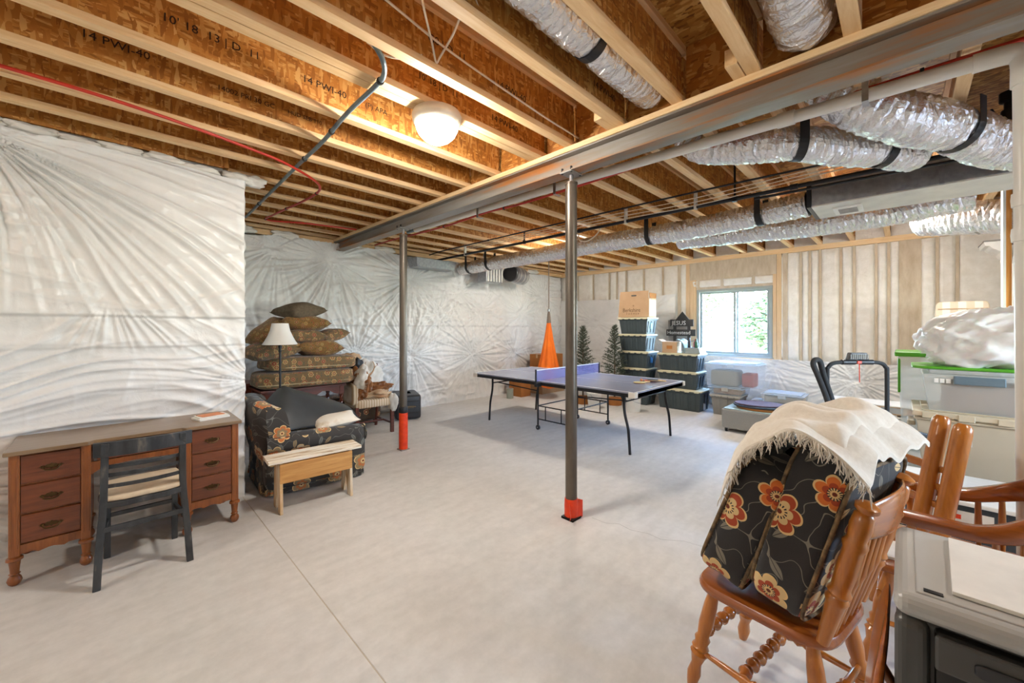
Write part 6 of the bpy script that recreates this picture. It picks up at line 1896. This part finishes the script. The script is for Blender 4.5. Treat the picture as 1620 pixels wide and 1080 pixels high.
for uv in ([(k / 69, 0) for k in range(70)], [(k / 69, 1) for k in range(70)], [(0, k / 59) for k in range(60)], [(1, k / 59) for k in range(60)]):
    for a, b in zip(uv[:-1], uv[1:]):
        tw.add([throw_pt(*a, .012), throw_pt(*b, .012), throw_pt(*b, -.002), throw_pt(*a, -.002)], [(0, 1, 2, 3)])
th_ = thing('throw_blanket', 'folded cream throw with a ragged fringe draped over the floral cushions', 'blanket', (0, 0, 0))
tw.v = [tuple(v) for v in tw.v]
tw.build('cloth', mt['throw'], th_, smooth=0)
# second folded layer
t2 = MB()
def lay2(u, v, off=0):
    p = throw_pt(.06 + .80 * u, .12 + .80 * v, 0)
    e = min(u, 1 - u, v, 1 - v)
    return p + Vector((0, 0, .004 + .034 * min(1, e * 9) ** .6 + .006 * math.sin(v * 22 + u * 5) * min(1, e * 9) + off))
t2.surf(lambda u, v: lay2(u, v), 60, 50)
t2.v = [tuple(v) for v in t2.v]
t2.build('upper_fold', mt['throw'], th_, smooth=0)
g = random.Random(3)
fg = MB()
for k in range(260):
    u = g.random()
    p = throw_pt(u, 0.0, .004)
    q = p + Vector((g.uniform(-.02, .01), g.uniform(-.02, .02), -g.uniform(.015, .05)))
    fg.tube([p, p.lerp(q, .5) + Vector((g.uniform(-.006, .006), g.uniform(-.006, .006), 0)), q], [.0022, .002, .001], 4)
o = fg.build('fringe', mt['throw'], th_, smooth=0)
o['kind'] = 'stuff'

# ================================================================ captain's armchair
cc = thing('captains_chair', 'varnished bow-back armchair with wide curved arms at right', 'chair', (2.63, -.20, 0), R(0))
seat = [(-.27, .30), (-.285, .10), (-.27, -.16), (-.20, -.26), (.20, -.26), (.27, -.16), (.285, .10), (.27, .30), (.12, .325), (-.12, .325)]
MB().prism(seat[::-1], .035, Matrix.Translation((0, 0, .415))).build('seat', mt['maple_y'], cc, bevel=.012, seg=3)
for sx in (-1, 1):
    for sy, yb in ((1, .32), (-1, -.22)):
        MB().turned((sx * (.27 if yb > 0 else .19), yb, 0), (sx * .21, yb * .75, .42), LEG, 12).build('leg', mt['maple'], cc, smooth=50)
    MB().turned((sx * .185, -.20, .19), (sx * .255, .29, .19), SPIN, 10).build('stretcher', mt['maple'], cc, smooth=50)
    MB().turned((sx * .25, .17, .44), (sx * .265, .18, .675), [(0, .014), (.3, .02), (.5, .014), (.7, .019), (1, .012)], 10).build('arm_post', mt['maple'], cc, smooth=50)
    for k in range(3):
        y = -.05 - .07 * k
        MB().turned((sx * (.245 - .015 * k), y, .44), (sx * (.262 - .02 * k), y, .70 + .035 * k), [(0, .009), (.4, .013), (1, .009)], 8).build('arm_spindle', mt['maple'], cc, smooth=50)
MB().bar((-.255, .03, .19), (.255, .03, .19), .025, .025).build('stretcher', mt['maple_x'], cc, bevel=.004)
MB().bar((-.25, .275, .30), (.25, .275, .30), .022, .04).build('front_rail', mt['maple_x'], cc, bevel=.004)
MB().bar((-.25, .275, .20), (.25, .275, .20), .022, .03).build('front_rail', mt['maple_x'], cc, bevel=.004)
bow = []
for i in range(49):
    f_ = i / 48
    if f_ < .3:
        s_ = f_ / .3
        x, y = -.25 + -.005 * s_, .235 - .30 * s_
    elif f_ > .7:
        s_ = (1 - f_) / .3
        x, y = .25 + .005 * s_, .235 - .30 * s_
    else:
        a = math.pi * (f_ - .3) / .4
        x, y = -.255 * math.cos(a), -.065 - .23 * math.sin(a)
    back = max(0, min(1, (.02 - y) / .26))
    z = .672 + .125 * back ** 1.6
    hh = .024 + .036 * back ** 1.2
    wd = .048 - .022 * back
    end = min(1, min(f_, 1 - f_) / .02 + .45)
    bow.append((Vector((x, y, z)), wd * end, hh))
vs = []
for i, (p, wd, hh) in enumerate(bow):
    q = bow[min(i + 1, 48)][0] - bow[max(i - 1, 0)][0]
    nrm = Vector((q.y, -q.x, 0)).normalized()
    for k in range(12):
        a = 2 * math.pi * k / 12
        ca, sa = math.copysign(abs(math.cos(a)) ** .55, math.cos(a)), math.copysign(abs(math.sin(a)) ** .55, math.sin(a))
        vs.append(tuple(p + nrm * wd * ca + Vector((0, 0, hh * sa))))
fs = [(i * 12 + k, i * 12 + (k + 1) % 12, (i + 1) * 12 + (k + 1) % 12, (i + 1) * 12 + k) for i in range(48) for k in range(12)] + [tuple(range(11, -1, -1)), tuple(range(48 * 12, 49 * 12))]
MB().add(vs, fs).build('bow_arm', mt['maple_y'], cc, smooth=50)
for k in range(5):
    x = (k - 2) * .08
    MB().turned((x, -.24, .44), (x, -.29 + abs(x) * .1, .78), [(0, .009), (.4, .014), (1, .009)], 8).build('back_spindle', mt['maple'], cc, smooth=50)
MB().lathe([(.008, 0), (.010, .004), (.004, .009)], 10, Matrix.Translation((-.285, .02, .672)) @ Matrix.Rotation(R(-90), 4, 'Y')).build('screw_cap', mt['black_tape'], cc)

# slatted folding chair frame leaning in the armchair
fd = thing('folding_chair', 'folded varnished chair with thick posts and slats leaning in the armchair', 'chair', (2.64, -.105, .452), R(46))
# local x runs away from the viewer
for k, (dy, dz, ox) in enumerate(((0, 0, 0), (.005, .02, .085))):
    for x, tz in ((0, .585), (.42, .40)):
        MB().turned((x + ox, dy + .0, .0), (x + ox, dy - .13 * tz / .585, tz + dz), [(0, .030), (.06, .033), (.93, .034), (.975, .031), (1, .020)], 14).build('post', mt['maple'], fd, smooth=50)
    for z in (.36, .28, .20, .10):
        MB().bar((ox, dy - .13 * z / .585, z + dz * .5), (.42 + ox, dy - .13 * z / .585, z + dz * .5), .016, .030, (0, 0, 1)).build('slat', mt['maple_x'], fd, bevel=.004)
# papers stacked on a carton behind
carton('low carton under the magazine pile behind the armchair', 3.10, 3.44, .02, .36, 0, .30, mt['cardboard'], None, 0)
for i in range(7):
    slab('magazine', ('bottom', 'second', 'third', 'fourth', 'fifth', 'sixth', 'top')[i] + ' magazine of the pile seen through the chair slats', 'magazine', (3.27 + .006 * (i % 3), .19 - .008 * (i % 2), .3025 + i * .0215), (.28, .24, .02), (i * 37) % 11 - 5, mt['paper'] if i % 3 else mt['hide_pale'], 'magazines piled behind the armchair')
slab('magazine', 'loose magazine on the seat of the bow-back armchair', 'magazine', (2.53, -.02, .4505), (.19, .24, .012), 8, mt['paper'])
slab('foam_board', 'white board standing behind the dining chair back near the drawers', 'board', (1.95, -.16, 0), (.02, .26, .62), 0, mt['white'])

# ================================================================ plastic drawer box on a chair, front right
mt['cart_grey'] = mat('cart_grey', srgb(180, 179, 175), srgb(170, 169, 166), sc=2, rough=.38)
mt['cart_dark'] = mat('cart_dark', srgb(78, 77, 74), srgb(66, 65, 63), sc=2, rough=.4)
mt['smoke'] = clear('smoke', srgb(26, 24, 22), .93, .12)
bx0, bx1, by0, by1, bz0, bz1 = 1.14, 1.55, -.52, .012, .462, .935
dr = thing('drawer_box', 'grey plastic drawer box with a smoked front at the right edge', 'drawer unit', ((bx0 + bx1) / 2, (by0 + by1) / 2, bz0))
hx, hy, h = (bx1 - bx0) / 2, (by1 - by0) / 2, bz1 - bz0
MB().span((-hx + .02, -hy, 0), (hx, hy, h - .045)).build('housing', mt['cart_dark'], dr, bevel=.02, seg=4)
MB().span((-hx, -hy - .004, h - .05), (hx, hy + .004, h - .004)).build('top', mt['cart_grey'], dr, bevel=.022, seg=4)
MB().span((-hx + .03, -hy + .03, h - .006), (hx - .03, hy - .03, h - .001)).build('top_recess', mt['cart_grey'], dr, bevel=.004)
MB().span((-hx, hy - .05, .0), (-hx + .05, hy + .002, h - .05)).build('corner_column', mt['cart_dark'], dr, bevel=.018, seg=4)
MB().span((-hx, -hy - .002, .0), (-hx + .05, -hy + .05, h - .05)).build('corner_column', mt['cart_dark'], dr, bevel=.018, seg=4)
dw = MB().span((-hx - .004, -hy + .055, .02), (-hx + .03, hy - .055, h - .055)).build('drawer', mt['smoke'], dr, bevel=.008)
MB().span((-hx - .010, -hy + .055, h - .125), (-hx + .0, hy - .055, h - .058)).build('drawer_lip', mt['cart_dark'], dw, bevel=.006)
MB().rbox((-hx - .012, hy - .16, h - .092), (.008, .11, .026), .4, nu=20, nv=8).build('finger_pull', mt['black_plastic'], dw, smooth=0)
MB().box((-.16, hy - .055, h + .0), (.012, .028, .003)).build('latch_slot', mt['black_tape'], dr)
bd_ = MB().box((0, 0, .004), (.30, .42, .008)).build('white_board', mt['paper'], None, bevel=.001)
bd_.location = (1.345, -.285, bz1)
bd_.rotation_euler = (0, 0, R(-2))
tag(bd_, 'blank white board lying on top of the grey drawer box', 'board')
pn = MB().tube([(0, -.07, 0), (0, .07, 0)], [.004, .0045], 8).build('pen', mt['black_iron'], None, smooth=40)
pn.location = (1.515, -.40, bz1 + .0045)
pn.rotation_euler = (0, 0, R(20))
tag(pn, 'dark pen lying at the back of the grey drawer box', 'pen')
# the chair it stands on
ec = thing('wooden_chair', 'varnished chair with a curved solid back under the grey drawer box', 'chair', (1.345, -.25, 0))
MB().rbox((0, 0, .44), (.46, .50, .04), .25, nu=36, nv=8).build('seat', mt['maple_y'], ec, smooth=0)
for sx in (-1, 1):
    for sy in (-1, 1):
        MB().turned((sx * .20, sy * .22, 0), (sx * .16, sy * .17, .425), LEG, 12).build('leg', mt['maple'], ec, smooth=50)
def fn(u, v):
    an = 2 * math.pi * v
    x = -.20 + .40 * u
    zc, hz = .62, .19 * (1 - .55 * (2 * u - 1) ** 4)
    z = zc + hz * math.copysign(abs(math.sin(an)) ** .5, math.sin(an))
    y = .302 + .05 * (2 * u - 1) ** 2 * 0 + .011 * math.cos(an) - .13 * (z - .62)
    return (x, y, z)
bb = MB().surf(fn, 18, 20, cv=True)
bb.add([fn(0, j / 20) for j in range(20)], [tuple(range(20))])
bb.add([fn(1, j / 20) for j in range(20)], [tuple(range(20))])
bb.build('back_panel', mt['maple_y'], ec, smooth=50)
for sx in (-1, 1):
    MB().turned((sx * .15, .235, .44), (sx * .15, .295, .55), [(0, .014), (1, .012)], 10).build('back_spindle', mt['maple'], ec, smooth=50)
